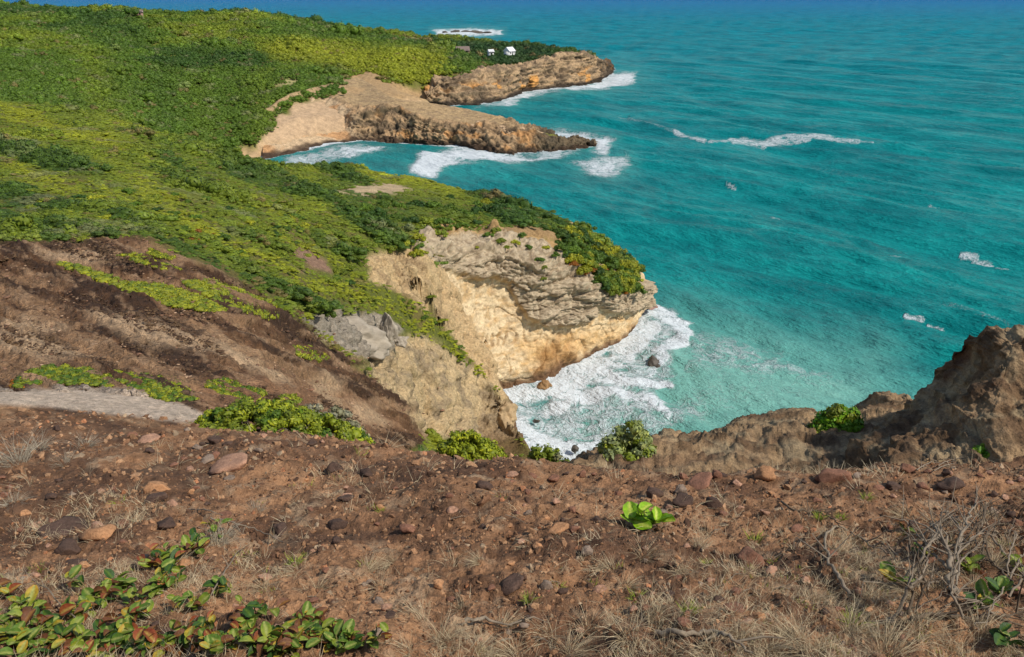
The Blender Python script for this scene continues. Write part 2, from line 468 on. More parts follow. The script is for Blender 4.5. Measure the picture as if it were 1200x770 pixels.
def land_colour(x, y, z):
    u, v = proj(x, y, z)
    s = np.maximum(y, 4)
    # streaks run down the slope towards the sea
    ax, ay = streak(u, v)
    st = fbm2(ax * 0.05, ay * 0.45, 5, 0.6)
    st2 = fbm2(ax * 0.2 + 40, ay * 1.3, 4, 0.65)
    big = fbm2(x * 0.05, y * 0.05, 3)
    ju = 9 * fbm2(ax * 0.1, ay * 0.6, 3) ; jv = 5 * fbm2(ax * 0.1 + 30, ay * 0.6, 3)
    c = np.zeros(np.shape(x) + (3,))
    # foreground soil
    soil = lerp(np.broadcast_to(srgb(148, 110, 79), c.shape), srgb(106, 77, 56), sst(-0.3, 0.5, fbm2(x * 1.7, y * 1.7, 4)))
    soil = lerp(soil, srgb(172, 130, 94), sst(0.1, 0.7, fbm2(x * 0.9 + 9, y * 0.9, 4)) * 0.8)
    soil = lerp(soil, srgb(172, 146, 116), sst(0.2, 0.7, fbm2(x * 3.3 + 50, y * 3.3, 4)) * 0.6)
    soil = lerp(soil, srgb(92, 68, 52), sst(0.0, 0.5, fbm2(x * 0.8 + 33, y * 0.8, 4) + 0.25 * sst(0.1, 0.5, -x / s)) * 0.7)
    # eroded brown slope
    br = lerp(np.broadcast_to(srgb(108, 78, 54), c.shape), srgb(152, 118, 86), sst(0.0, 0.4, st))
    br = lerp(br, srgb(72, 52, 38), sst(0.0, 0.3, -st) * 0.9)
    br = lerp(br, srgb(176, 142, 108), sst(0.15, 0.6, st2) * 0.6)
    hill = lerp(np.broadcast_to(srgb(104, 108, 44), c.shape), srgb(120, 100, 62), sst(0.0, 0.6, fbm2(x * 0.15, y * 0.15, 4)) * 0.6)
    w = sst(6.5, 9.0, y + 0.8 * n2(x, y))
    c = lerp(soil, br, w)
    uj, vj = u + ju, v + jv
    b = pmask(uj, vj, BROWN, 5) * (y < 75)
    c = lerp(c, hill, sst(40, 46, y) * (1 - b))
    c = lerp(c, srgb(156, 116, 84), pmask(uj, vj, REDDISH, 10) * 0.7 * (y > 8) * (y < 60))
    for p in PALE: c = lerp(c, srgb(194, 162, 126), pmask(uj, vj, p, 7) * 0.9 * (y > 9) * (y < 70))
    c = lerp(c, srgb(190, 170, 148), pmask(u + ju * 0.3, v + jv * 0.3, SLAB, 3) * (y > 7.5) * (y < 25))
    c = lerp(c, lerp(np.broadcast_to(srgb(196, 170, 128), c.shape), srgb(158, 138, 108), sst(-0.2, 0.5, fbm3(x * 0.35, y * 0.35, z * 0.6, 4))), pmask(uj, vj, TANROCK, 6) * (y > 40) * (y < 106))
    c = lerp(c, srgb(158, 146, 128), pmask(uj, vj, GREYROCK, 4) * (y > 40) * (y < 92))
    for k, (p, q) in enumerate(BARE):
        ok = (y < 175) if k < 4 else (y > 240)
        c = lerp(c, q, pmask(uj, vj, p, 4) * ok)
    c = lerp(c, srgb(156, 130, 96), pmask(uj, vj, BARE[2][0], 6) * (y > 60) * (y < 130) * sst(0.0, 0.5, fbm3(x * 0.4, y * 0.4, z * 0.25, 4)) * 0.8)
    c = lerp(c, srgb(200, 170, 126), pmask(u, v, FACE, 4) * (y > 60) * (y < 135))
    shore = 1 - sst(1.0, 4.0, z + 0.8 * n2(x * 0.2, y * 0.2))
    c = lerp(c, srgb(120, 92, 66), shore * (y > 60) * (y < 200))
    c = lerp(c, srgb(185, 155, 115), shore * (y > 200))
    return c

# ------------------------------------------------------------------ land sheets
def land_sheet(name, y0, y1, nr, ths, mat, label_kind='structure', drop0=0.0, rock=0.0, ys=None):
    if ys is None: ys = np.exp(np.linspace(math.log(y0), math.log(y1), nr))
    Y, TH = np.meshgrid(ys, ths, indexing='ij')
    X = TH * Y
    Z = ground(X, Y)
    P = np.stack([X, Y, Z], -1)
    colr = land_colour(X, Y, Z)
    if rock:
        N = grid_normals(P); N[N[..., 2] < 0] *= -1
        u, v = proj(X, Y, Z)
        rm = np.maximum(np.maximum(pmask(u, v, TANROCK, 12) * (Y < 106), pmask(u, v, GREYROCK, 6) * (Y < 92)), 0.8 * pmask(u, v, BARE[2][0], 8) * (Y < 120)) * (Y > 40)
        bm = pmask(u, v, BROWN, 8) * (Y < 75) * (Y > 9)
        d = 0 * X
        mk_ = rm > 0.01
        d[mk_] = (rm * 1)[mk_] * (1.1 * blocks(X[mk_] * 0.24, Y[mk_] * 0.24, Z[mk_] * 0.30, 3) + 0.25 * fbm3(X[mk_] * 1.0, Y[mk_] * 1.0, Z[mk_] * 1.6, 4, 0.6) + 0.6 * (ridged3(X[mk_] * 0.18, Y[mk_] * 0.18, Z[mk_] * 0.05, 3) - 0.5))
        crk = np.abs(n3(X * 0.45 + 3, Y * 0.45, Z * 0.8)); d = d - rm * 0.5 * (1 - sst(0.0, 0.07, crk))
        ax, ay = streak(u, v)
        d = d + bm * (0.16 * fbm2(ax * 0.07, ay * 0.55, 5, 0.6) + 0.26 * (np.abs(fbm2(ax * 0.06 + 9, ay * 0.5, 4, 0.6)) - 0.3)) * np.clip(Y / 25, 0.3, 1.6)
        d = d + bm * 0.09 * fbm2(X * 1.8, Y * 1.8, 4, 0.7) * np.clip(Y / 25, 0.5, 1.5)
        P = P + N * d[..., None]
    P[0, :, 2] -= drop0
    o = grid_obj(name, P, mat, colr, keep=(P[..., 2] > -5.5))
    return tag(o, kind=label_kind)
land_sheet('ground', 0.5, 11.0, 520, np.concatenate([np.linspace(-7, -1.0, 70)[:-1], np.linspace(-1.0, 1.0, 560), np.linspace(1.0, 7, 70)[1:]]), M_SOIL)
th_mid = np.concatenate([np.linspace(-1.5, -0.78, 60)[:-1], np.linspace(-0.78, 0.04, 560), np.linspace(0.04, 1.2, 120)[1:]])
ls_ = lambda a, b, k: np.exp(np.linspace(math.log(a), math.log(b), k))
land_sheet('hillside', 0, 0, 0, th_mid, M_HILL, drop0=0.12, rock=1, ys=np.concatenate([ls_(10.7, 52, 230)[:-1], ls_(52, 104, 260)[:-1], ls_(104, 126, 40)]))
th_far = np.concatenate([np.linspace(-1.7, -0.75, 50)[:-1], np.linspace(-0.75, 0.22, 480)])
land_sheet('far_hills', 123.0, 900.0, 300, th_far, M_FAR, drop0=1.0)

# ------------------------------------------------------------------ headland cliff (strata) as a lofted face
def loft(rows, nu, nv):
    return catmull(catmull(np.array(rows, float), nu, 1), nv, 0)
def at_z(u, v, z): return PZ(u, v, z)
st_w = [PZ(578, 462), PZ(590, 457), PZ(612, 452), PZ(640, 447), PZ(670, 433), PZ(700, 418), PZ(725, 407), PZ(742, 397), PZ(754, 370), np.array([24.5, 147, 0]), np.array([17, 161, 0]), np.array([2, 178, 0])]
r2 = [PY(562, 435, 104), PY(578, 432, 106), PY(605, 425, 109), PY(640, 420, 111.5), PY(670, 410, 115), PY(700, 400, 119.5), PY(725, 391, 123.5), PY(743, 383, 127.5), PY(755, 358, 137), np.array([24, 147, 2.5]), np.array([16.5, 160.5, 2.5]), np.array([2, 177, 3])]
r3 = [PY(538, 400, 101), PY(562, 398, 106.5), PY(595, 396, 110.5), PY(635, 392, 113), PY(670, 385, 116), PY(700, 378, 120), PY(725, 372, 124), PY(744, 365, 128), PY(755, 345, 137.5), np.array([23.5, 147, 4.5]), np.array([16, 160, 5]), np.array([1.5, 176, 6])]
r4 = [PY(514, 365, 99), PY(545, 362, 107), PY(585, 362, 112), PY(632, 362, 114), PY(670, 362, 117), PY(700, 358, 120.7), PY(725, 355, 124.5), PY(745, 350, 128.5), PY(755, 333, 137.5), np.array([23, 147, 6.2]), np.array([15.5, 159.5, 7.5]), np.array([1, 175, 9])]
r5 = [PY(498, 330, 97), PY(532, 325, 107), PY(580, 325, 112.8), PY(630, 328, 115), PY(668, 338, 117.8), PY(700, 342, 121.4), PY(725, 341, 125), PY(744, 337, 129), PY(754, 324, 137), np.array([22, 146.6, 7.5]), np.array([14, 158.5, 10]), np.array([0, 174, 8])]
r6 = [PY(476, 305, 94), PY(520, 298, 107), PY(572, 296, 114), PY(626, 303, 117), PY(665, 316, 120), PY(698, 328, 123), PY(724, 331, 126.5), PY(742, 328, 130), PY(752, 317, 137), np.array([20.5, 145.5, 8.5]), np.array([12, 157, 12]), np.array([-2, 172, 9.5])]
r7 = [PY(464, 286, 96), PY(512, 276, 110), PY(566, 274, 118), PY(622, 285, 121), PY(662, 300, 124), PY(695, 314, 127), PY(720, 320, 129.5), PY(738, 320, 132), PY(748, 312, 137), np.array([18.5, 144, 9.0]), np.array([9.5, 153, 11.5]), np.array([-5, 167, 10.5])]
r6[0][2] -= 2.0; r7[0][2] -= 3.5; r5[0][2] -= 1.0
r0 = [p * np.array([1, 1, 0]) + np.array([1.0, -1.5, -3]) for p in st_w]
r8 = []
for k, p in enumerate(r7):
    q = np.array([-2.0, 3.5]) if k < 8 else np.array([-5.0, -3.0])
    x, y = p[0] + q[0], p[1] + q[1]
    r8.append(np.array([x, y, float(base_z(np.array([x]), np.array([y]))[0]) - 0.6]))
r8[0][2] -= 4.0; r8[1][2] -= 0.8
P = loft([r0, st_w, r2, r3, r4, r5, r6, r7, r8], 520, 300)
GREYBAND = [(482, 300), (500, 280), (530, 268), (580, 272), (640, 290), (700, 315), (760, 335), (760, 360), (735, 368), (700, 362), (690, 378), (650, 384), (618, 372), (602, 345), (596, 330), (560, 326), (528, 318), (505, 318)]
TOPSOIL = [(500, 262), (660, 255), (700, 300), (640, 292), (600, 280), (545, 274), (505, 285)]
u, v = proj(P[..., 0], P[..., 1], P[..., 2])
X, Y, Z = P[..., 0], P[..., 1], P[..., 2]
N = grid_normals(P)
if (N[..., 1].mean() > 0): N = -N
zz = Z + 0.7 * n2(X * 0.10, Y * 0.10) + 0.12 * n2(X * 0.5, Y * 0.5) + 0.10 * X
lay = np.zeros_like(Z)
for sc, am in ((0.40, 0.85), (0.95, 0.38), (2.2, 0.13)):
    q = n2(zz * sc + 0.5 * n2(X * 0.3, Z * 0.3 + sc), X * 0.12 + 3.3 * sc)
    lay += am * np.sign(q) * np.abs(q) ** 0.6
gb = pmask(u + 5 * fbm2(X * 0.5, Z * 0.5, 3), v + 5 * fbm2(X * 0.5 + 9, Z * 0.5, 3), GREYBAND, 3)
tipm = sst(690, 740, u)
rough = ridged3(X * 0.5, Y * 0.5, Z * 0.9, 4) - 0.5
blk = blocks(X * 0.28, Y * 0.28, zz * 0.75, 3)
dd = gb * (1.35 + 1.0 * lay + 0.25 * rough + 0.75 * blk + 0.16 * fbm3(X * 0.9, Y * 0.9, Z * 4.0, 3) - 0.45 * (1 - sst(0, 0.06, np.abs(n3(X * 0.3, Y * 0.3, Z * 0.25))))) + (1 - gb) * (0.20 * lay * (0.5 + tipm) + 0.15 * rough + 0.16 * blk + 0.12 * fbm3(X * 1.0, Y * 1.0, Z * 1.4, 4, 0.55) - 0.3 * (1 - sst(0, 0.05, np.abs(n3(X * 0.25 + 9, Y * 0.25, Z * 0.3)))))
dd += 0.9 * pmask(u, v, [(625, 440), (645, 385), (690, 392), (700, 420), (660, 445)], 14) * fbm3(X * 0.5, Y * 0.5, Z * 0.5, 2)
dd -= 0.8 * (1 - sst(0.3, 1.7, Z + 0.7 * n2(X * 0.4, Y * 0.4))) * (Z > -1)      # wave-cut notch
for k, us in enumerate((566, 571, 577, 583, 589)):
    lean = (2.0, 0, 0, 2, 5)[k]
    du_ = u - us - (405 - v) / 14 * lean
    dd -= 0.7 * np.exp(-(du_ / 1.1) ** 2) * sst(411 - k, 407 - k, v) * sst(391 - k, 396 - k, v)
P2 = P + N * dd[..., None]
c = np.broadcast_to(srgb(216, 192, 152), P.shape).copy()
c = lerp(c, srgb(200, 168, 122), sst(-0.1, 0.5, fbm3(X * 0.4, Y * 0.4, Z * 1.0, 4)))
c = lerp(c, srgb(178, 152, 118), sst(0.1, 0.5, fbm3(X * 1.2, Y * 1.2, Z * 2.5, 4)) * 0.7)
c = lerp(c, srgb(208, 162, 98), pmask(u + 12 * fbm2(X * 0.4, Z * 0.4, 3), v, [(610, 400), (690, 388), (735, 385), (720, 400), (660, 420), (615, 430)], 14) * 0.6)
c = lerp(c, srgb(150, 108, 62), pmask(u + 10 * fbm2(X * 0.5, Z * 0.5, 3), v + 6 * fbm2(X * 0.5, Z * 0.5 + 7, 3), [(626, 440), (632, 412), (650, 402), (672, 412), (690, 425), (665, 440)], 8) * 0.8)
g = lerp(np.broadcast_to(srgb(180, 162, 134), P.shape), srgb(146, 128, 104), sst(-0.1, 0.5, fbm3(X * 0.8, Y * 0.8, Z * 1.8, 4)))
c = lerp(c, g, gb * 0.95)
c = lerp(c, srgb(170, 138, 92), pmask(u, v, TOPSOIL, 5))
c = lerp(c, srgb(112, 84, 60), 1 - sst(0.6, 1.9, Z + 0.9 * n2(X * 0.5, Y * 0.5)))
tag(grid_obj('headland_cliff', P2, M_ROCK, c), kind='structure')

# ------------------------------------------------------------------ rocky spit and far headland
def cliff_disp(P, amp, sc, layers=0.5):
    X, Y, Z = P[..., 0], P[..., 1], P[..., 2]
    N = grid_normals(P)
    if N[..., 1].mean() > 0: N = -N
    zz = Z + 1.2 * n2(X * 0.06, Y * 0.06)
    d = ridged3(X * sc, Y * sc, Z * sc * 1.4, 5) - 0.55 + layers * n2(zz * 0.6, X * 0.06) + 0.55 * (1 - 2.2 * np.abs(n2(X * sc * 1.3, Y * sc * 0.5))) + 0.5 * fbm3(X * sc * 3, Y * sc * 3, Z * sc * 4, 3)
    d = d + 0.45 * fbm3(X * sc * 7, Y * sc * 7, Z * sc * 10, 3)
    d = 0.8 * d + 0.35 * blocks(X * sc * 1.2, Y * sc * 1.2, Z * sc * 2.4, 2)
    return P + N * (d * amp)[..., None], d
w = [PZ(a, b) for a, b in zip(SPIT_U, SPIT_W)]
rim = [PZ(a, b, z) for a, b, z in zip(SPIT_U, SPIT_R, SPIT_RZ)]
bk = [PZ(a, b, z) for a, b, z in zip(SPIT_U, SPIT_B, SPIT_BZ)]
mid = [w_ * 0.55 + r_ * 0.45 + np.array([0, 0, -0.4 + 1.4 * (k > 3)]) for k, (w_, r_) in enumerate(zip(w, rim))]
low = [p + np.array([1.5, -3, -3.0]) for p in w]
tm = [r_ * 0.5 + b_ * 0.5 + np.array([0, 0, 0.1]) for r_, b_ in zip(rim, bk)]
bw = [b_ + np.array([1, 9, 0]) * np.array([1, 1, 1]) - np.array([0, 0, b_[2] + 2]) for b_ in bk]
for k in range(5): bw[k] = bk[k] + np.array([-2, 14, -3.0])
rows = [low, w, mid, rim, tm, bk, bw]
tip = [r[-1] * 0.5 + np.array([33.0, 311, -2.5]) * 0.5 for r in rows]
for r, q in zip(rows, tip): r.append(np.array([34.0, q[1], -2.5]))
P = loft(rows, 420, 170)
P2, d = cliff_disp(P, 2.3, 0.12, 0.3)
X, Y, Z = P[..., 0], P[..., 1], P[..., 2]
u, v = proj(X, Y, Z)
tl = np.linspace(0, 6, 170)[:, None] * np.ones((1, 420))
fr = (1 - sst(2.9, 3.3, tl))
soft = (1 - sst(395, 430, u)) * fr                # sandy slump face is smoother
top = sst(3.1, 3.5, tl) * (1 - sst(560, 640, u))
keepd = np.clip(1 - 0.75 * soft - 0.85 * top, 0.1, 1)
P2 = P + (P2 - P) * keepd[..., None]
c = lerp(np.broadcast_to(srgb(182, 150, 112), P.shape), srgb(126, 106, 82), sst(-0.3, 0.4, fbm3(X * 0.12, Y * 0.12, Z * 0.3, 4)))
c = lerp(c, srgb(205, 152, 96), sst(0.25, 0.55, fbm3(X * 0.09 + 9, Y * 0.09, Z * 0.2, 4)) * 0.8)
c = lerp(c, srgb(64, 54, 44), sst(-0.1, 0.4, -d) * 0.8)  # crevice shade painted into the colour where the face sits back
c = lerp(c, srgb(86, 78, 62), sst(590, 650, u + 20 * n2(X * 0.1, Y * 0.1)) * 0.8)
rimline = np.exp(-((tl - 2.85 - 0.25 * n2(X * 0.08, Y * 0.1)) / 0.22) ** 2) * sst(410, 425, u) * (1 - sst(500, 530, u))
c = lerp(c, srgb(80, 72, 54), rimline * 0.8)
c = lerp(c, lerp(np.broadcast_to(srgb(205, 176, 138), P.shape), srgb(196, 150, 104), sst(0, 0.5, fbm3(X * 0.1, Y * 0.1, Z * 0.2, 4))), soft)
c = lerp(c, lerp(np.broadcast_to(srgb(176, 148, 108), P.shape), srgb(160, 134, 100), sst(0, 0.5, fbm2(X * 0.2, Y * 0.2, 3))), top)
c = lerp(c, srgb(78, 62, 48), (1 - sst(0.4, 1.6, Z + 0.8 * n2(X * 0.2, Y * 0.2))) * (tl < 4))
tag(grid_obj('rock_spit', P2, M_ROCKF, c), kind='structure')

w = [PZ(a, b) for a, b in zip(HEAD_U, HEAD_W)]
tp = [PY(a, b, y) for a, b, y in zip(HEAD_U, HEAD_T, HEAD_TY)]
low = [p + np.array([2, -4, -3.0]) for p in w]
m1 = [a * 0.7 + b * 0.3 + np.array([0, 0, 0.8]) for a, b in zip(w, tp)]
m2_ = [a * 0.35 + b * 0.65 + np.array([0, 0, 1.2]) for a, b in zip(w, tp)]
inl = []
for p in tp:
    x, y = p[0] - 6, p[1] + 22
    inl.append(np.array([x, y, min(float(base_z(np.array([x]), np.array([y]))[0]) - 1.0, p[2] + 3)]))
rows = [low, w, m1, m2_, tp, inl]
for r, p in zip(rows, [(76, 640, -3), (75, 640, 0), (74, 640, 2), (73, 640, 4), (70, 640, 6), (60, 632, 6)]): r.append(np.array(p, float))
P = loft(rows, 380, 130)
P2, d = cliff_disp(P, 2.4, 0.085, 0.4)
X, Y, Z = P[..., 0], P[..., 1], P[..., 2]
c = lerp(np.broadcast_to(srgb(182, 152, 116), P.shape), srgb(130, 110, 86), sst(-0.3, 0.3, fbm3(X * 0.09, Y * 0.09, Z * 0.3, 4)))
c = lerp(c, srgb(222, 160, 88), sst(0.25, 0.5, fbm3(X * 0.06 + 5, Y * 0.06, Z * 0.16, 3)) * (1 - sst(7, 11, Z)) * 0.9)
c = lerp(c, srgb(68, 57, 46), sst(-0.1, 0.4, -d) * 0.8)  # painted shade: recesses of this cliff are coloured darker
c = lerp(c, srgb(66, 56, 46), 1 - sst(1.0, 3.0, Z + 1.2 * n2(X * 0.1, Y * 0.1)))
u, v = proj(X, Y, Z)
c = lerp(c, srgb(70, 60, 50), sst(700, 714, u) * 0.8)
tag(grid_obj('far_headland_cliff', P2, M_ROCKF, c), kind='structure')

# ------------------------------------------------------------------ sea
ys = np.concatenate([np.exp(np.linspace(math.log(40), math.log(700), 430))[:-1], np.exp(np.linspace(math.log(700), math.log(60000), 170))])
ths = np.concatenate([np.linspace(-2.5, -0.62, 50)[:-1], np.linspace(-0.62, 0.78, 560), np.linspace(0.78, 2.2, 40)[1:]])
Y, TH = np.meshgrid(ys, ths, indexing='ij'); X = TH * Y
Z = np.zeros_like(X)
wr = np.random.default_rng(3)
Xw = X + 6 * n2(X * 0.02, Y * 0.02); Yw = Y + 6 * n2(X * 0.02 + 7, Y * 0.02)
for k in range(22):
    lam = 3.5 * (1.16 ** k); ang = math.radians(42 + wr.normal() * (24 - 0.5 * k))
    amp = 0.018 * lam * (1.0 if lam < 14 else 0.5)
    kx, ky = math.cos(ang) * 2 * math.pi / lam, math.sin(ang) * 2 * math.pi / lam
    cell = Y * 0.0072
    fadew = sst(2.0, 4.0, lam / cell)
    ph = Xw * kx + Yw * ky + wr.uniform(0, 6.28)
    s_ = np.sin(ph)
    Z += amp * fadew * (s_ + 0.35 * np.cos(2 * ph)) * (0.6 + 0.8 * n2(X / lam * 0.3 + k, Y / lam * 0.3))
U, V = proj(X, Y, 0 * X)
cd, ci = coast_d(X, Y)
off = np.maximum(-cd, 0)
near = sst(0.0, 10.0, off)
Z *= 0.35 + 0.65 * near
foam = np.zeros_like(X); milk = np.zeros_like(X)
jx = 16 * fbm2(X * 0.05, Y * 0.05, 4); jy = 10 * fbm2(X * 0.05 + 11, Y * 0.05, 4)
sc_ = np.clip(110 / Y, 0.15, 1)
Uj, Vj = U + jx * sc_, V + jy * sc_
F1 = [(585, 470), (600, 455), (640, 440), (700, 412), (742, 392), (752, 352), (785, 358), (806, 392), (788, 418), (796, 446), (770, 452), (790, 480), (770, 500), (720, 512), (690, 545), (640, 545), (590, 515)]
foam = np.maximum(foam, 0.60 * pmask(Uj, Vj, F1, 12))
for L, w_ in [([(600, 462), (660, 446), (720, 420), (755, 395)], 16), ([(758, 360), (780, 372), (800, 395)], 14), ([(640, 470), (700, 462), (760, 470), (785, 485)], 12), ([(600, 500), (640, 515), (680, 520)], 22), ([(770, 425), (800, 405)], 12), ([(690, 440), (740, 440), (790, 450)], 10)]:
    foam = np.maximum(foam, 0.82 * lmask(Uj + 8 * n2(X * 0.3, Y * 0.3), Vj + 8 * n2(X * 0.3 + 5, Y * 0.3), L, w_ * 1.3))
foam = np.maximum(foam, 0.55 * pmask(Uj, Vj, [(800, 470), (840, 455), (830, 500), (800, 520), (700, 545), (690, 500)], 26))
foam = np.maximum(foam, 0.50 * pmask(Uj, Vj, [(800, 380), (860, 385), (920, 400), (1010, 430), (960, 445), (860, 440), (800, 450)], 24))
foam = np.maximum(foam, 0.33 * pmask(Uj, Vj, [(790, 360), (900, 370), (1040, 420), (1000, 480), (800, 520)], 40))
milk = np.maximum(milk, pmask(Uj, Vj, [(770, 370), (880, 385), (1020, 415), (1090, 470), (1000, 520), (700, 560), (600, 520)], 60))
F2s = [([(320, 192), (345, 180), (400, 170), (450, 168), (470, 172), (440, 180), (400, 190), (340, 196)], 0.7, 6), ([(478, 205), (492, 180), (540, 170), (600, 178), (660, 176), (690, 172), (650, 184), (590, 190), (540, 192), (520, 198), (505, 210)], 0.92, 5),
       ([(636, 152), (690, 154), (722, 164), (708, 180), (688, 176), (694, 166), (640, 160)], 0.9, 5), ([(662, 190), (690, 182), (735, 180), (744, 192), (720, 206), (690, 206)], 0.75, 7),
       ([(480, 172), (640, 180), (690, 190), (600, 205), (480, 215), (380, 200)], 0.3, 14), ([(390, 178), (445, 170), (448, 176), (400, 186)], 0.85, 3),
       ([(556, 127), (590, 117), (612, 106), (690, 97), (716, 84), (746, 84), (744, 100), (700, 105), (625, 112), (596, 124)], 0.88, 4), ([(714, 80), (760, 88), (740, 106), (700, 108)], 0.4, 8),
       ([(506, 35), (560, 33), (592, 36), (588, 41), (545, 43), (512, 41)], 0.95, 2.5)]
for p, a, s_ in F2s: foam = np.maximum(foam, a * 0.92 * pmask(Uj + 3 * n2(X * 0.12, Y * 0.12), Vj + 2 * n2(X * 0.12 + 5, Y * 0.12), p, s_ * 1.5)); milk = np.maximum(milk, 0.5 * a * pmask(Uj, Vj, p, s_ * 3))
for L, w_, a in [([(790, 155), (812, 163), (826, 168)], 4, 0.6), ([(832, 169), (858, 166)], 3, 0.6), ([(858, 166), (870, 165), (895, 167), (920, 163), (948, 166)], 6, 0.62), ([(952, 164), (985, 170), (1005, 171)], 5, 0.62), ([(1005, 171), (1022, 172)], 3, 0.6), ([(725, 137), (790, 155)], 3, 0.4),
              ([(1128, 290), (1146, 293)], 4, 0.62), ([(1142, 296), (1164, 300)], 4.5, 0.6), ([(1168, 306), (1180, 309)], 3.5, 0.6), ([(1064, 371), (1084, 374)], 4, 0.62), ([(1090, 379), (1105, 384)], 3.5, 0.6), ([(1040, 300), (1052, 303)], 2.5, 0.55), ([(905, 255), (915, 258)], 2.5, 0.55), ([(960, 330), (972, 334)], 2.5, 0.55), ([(850, 215), (862, 218)], 2, 0.55), ([(1085, 240), (1100, 244)], 2.5, 0.55), ([(1100, 360), (1200, 395)], 5, 0.4), ([(1150, 398), (1195, 400)], 6, 0.5)]:
    foam = np.maximum(foam, a * lmask(U + 0.35 * jx * sc_, V + 0.35 * jy * sc_ + 1.2 * n2(X * 0.06, Y * 0.03), L, w_))
foam = np.maximum(foam, 0.8 * (1 - sst(0, 2.0 + Y * 0.004 + 3 * n2(X * 0.07, Y * 0.07), off)) * (Y < 800) * (U > 250))
Z += 0.15 * sst(0.5, 0.95, foam) * (Y < 200) * (0.6 + fbm2(X * 0.5, Y * 0.5, 3))
Z += 0.7 * lmask(U, V, [(740, 138), (790, 154), (832, 167), (870, 163), (920, 161), (985, 168), (1060, 172)], 6)
m, t, b = nodes('sea_water')
pos = nd(t, 'ShaderNodeNewGeometry').outputs['Position']
mp = nd(t, 'ShaderNodeMapping'); mp.vector_type = 'TEXTURE'; mp.inputs['Scale'].default_value = (2.4, 1.0, 1.0); mp.inputs['Rotation'].default_value = (0, 0, math.radians(-48))
t.links.new(pos, mp.inputs['Vector']); vp = mp.outputs[0]
at_f = nd(t, 'ShaderNodeAttribute', attribute_name='foam').outputs['Fac']
at_m = nd(t, 'ShaderNodeAttribute', attribute_name='milk').outputs['Fac']
at_d = nd(t, 'ShaderNodeAttribute', attribute_name='deep').outputs['Fac']
big = noise(t, vp, 0.05, 4, 0.55); medn = noise(t, vp, 0.30, 5, 0.7); sml = noise(t, vp, 1.6, 3, 0.6); farn = noise(t, vp, 0.012, 5, 0.7)
base = ramp(t, at_d, [(0.0, (0.004, 0.198, 0.185)), (0.30, (0.003, 0.184, 0.194)), (0.60, (0.002, 0.168, 0.225)), (0.82, (0.001, 0.125, 0.28)), (1.0, (0.001, 0.060, 0.29))])
base = mix(t, 1.0, base, ramp(t, big, [(0.36, (0.66, 0.76, 0.79)), (0.5, (0.98, 0.99, 0.99)), (0.64, (1.3, 1.17, 1.14))]), 'MULTIPLY')  # painted shade: dark and light bands for swell fronts and cloud shadow
base = mix(t, 1.0, base, ramp(t, medn, [(0.3, (0.72, 0.80, 0.82)), (0.5, (1, 1, 1)), (0.72, (2.4, 1.35, 1.3))]), 'MULTIPLY')  # light streaks and shaded troughs of the chop painted into the water colour
base = mix(t, 1.0, base, ramp(t, sml, [(0.3, (0.8, 0.86, 0.87)), (0.72, (1.7, 1.22, 1.2))]), 'MULTIPLY')  # finer ripple light and shade, also put into the colour
mk = mth(t, 'MULTIPLY', at_m, mth(t, 'ADD', 0.5, mth(t, 'MULTIPLY', medn, 0.8)))
base = mix(t, mk, base, (0.19, 0.42, 0.34))
# foam: marbled lace where the density is middling, solid where it is high
wv = nd(t, 'ShaderNodeTexNoise', Scale=0.35, Detail=3.0)
t.links.new(pos, wv.inputs['Vector'])
vadd = nd(t, 'ShaderNodeVectorMath', operation='MULTIPLY_ADD')
t.links.new(wv.outputs['Color'], vadd.inputs[0]); vadd.inputs[1].default_value = (6, 6, 0); t.links.new(pos, vadd.inputs[2])
l1 = mth(t, 'ABSOLUTE', mth(t, 'SUBTRACT', noise(t, vadd.outputs[0], 0.22, 6, 0.66), 0.5))
l2 = mth(t, 'ABSOLUTE', mth(t, 'SUBTRACT', noise(t, vadd.outputs[0], 0.85, 4, 0.62), 0.5))
lace = mth(t, 'SUBTRACT', 1.0, mth(t, 'MULTIPLY', mth(t, 'ADD', l1, mth(t, 'MULTIPLY', l2, 0.6)), 5.0))
fm = mth(t, 'ADD', mth(t, 'MULTIPLY', at_f, 2.1), mth(t, 'MULTIPLY', lace, 0.75))
fac = nd(t, 'ShaderNodeMapRange', interpolation_type='SMOOTHSTEP'); t.links.new(fm, fac.inputs[0])
fac.inputs[1].default_value = 1.15; fac.inputs[2].default_value = 2.15
ffac = mth(t, 'MULTIPLY', fac.outputs[0], mth(t, 'GREATER_THAN', at_f, 0.02))
# scattered whitecaps
wc = mth(t, 'MULTIPLY', mth(t, 'GREATER_THAN', noise(t, vp, 0.16, 6, 0.75), 0.715), 0.6)
ff2 = mth(t, 'MAXIMUM', ffac, mth(t, 'MULTIPLY', wc, mth(t, 'SUBTRACT', 1.0, at_d)))
colr = mix(t, ff2, base, (0.64, 0.68, 0.68))
t.links.new(colr, b.inputs['Base Color'])
iorr = nd(t, 'ShaderNodeMapRange'); t.links.new(at_d, iorr.inputs[0]); iorr.inputs[1].default_value = 0.0; iorr.inputs[2].default_value = 0.5; iorr.inputs[3].default_value = 1.33; iorr.inputs[4].default_value = 1.04
t.links.new(iorr.outputs[0], b.inputs['IOR'])
spl = nd(t, 'ShaderNodeMapRange'); t.links.new(at_d, spl.inputs[0]); spl.inputs[1].default_value = 0.0; spl.inputs[2].default_value = 0.6; spl.inputs[3].default_value = 0.10; spl.inputs[4].default_value = 0.015
t.links.new(spl.outputs[0], b.inputs['Specular IOR Level'])
t.links.new(mth(t, 'ADD', 0.24, mth(t, 'MULTIPLY', ff2, 0.7)), b.inputs['Roughness'])
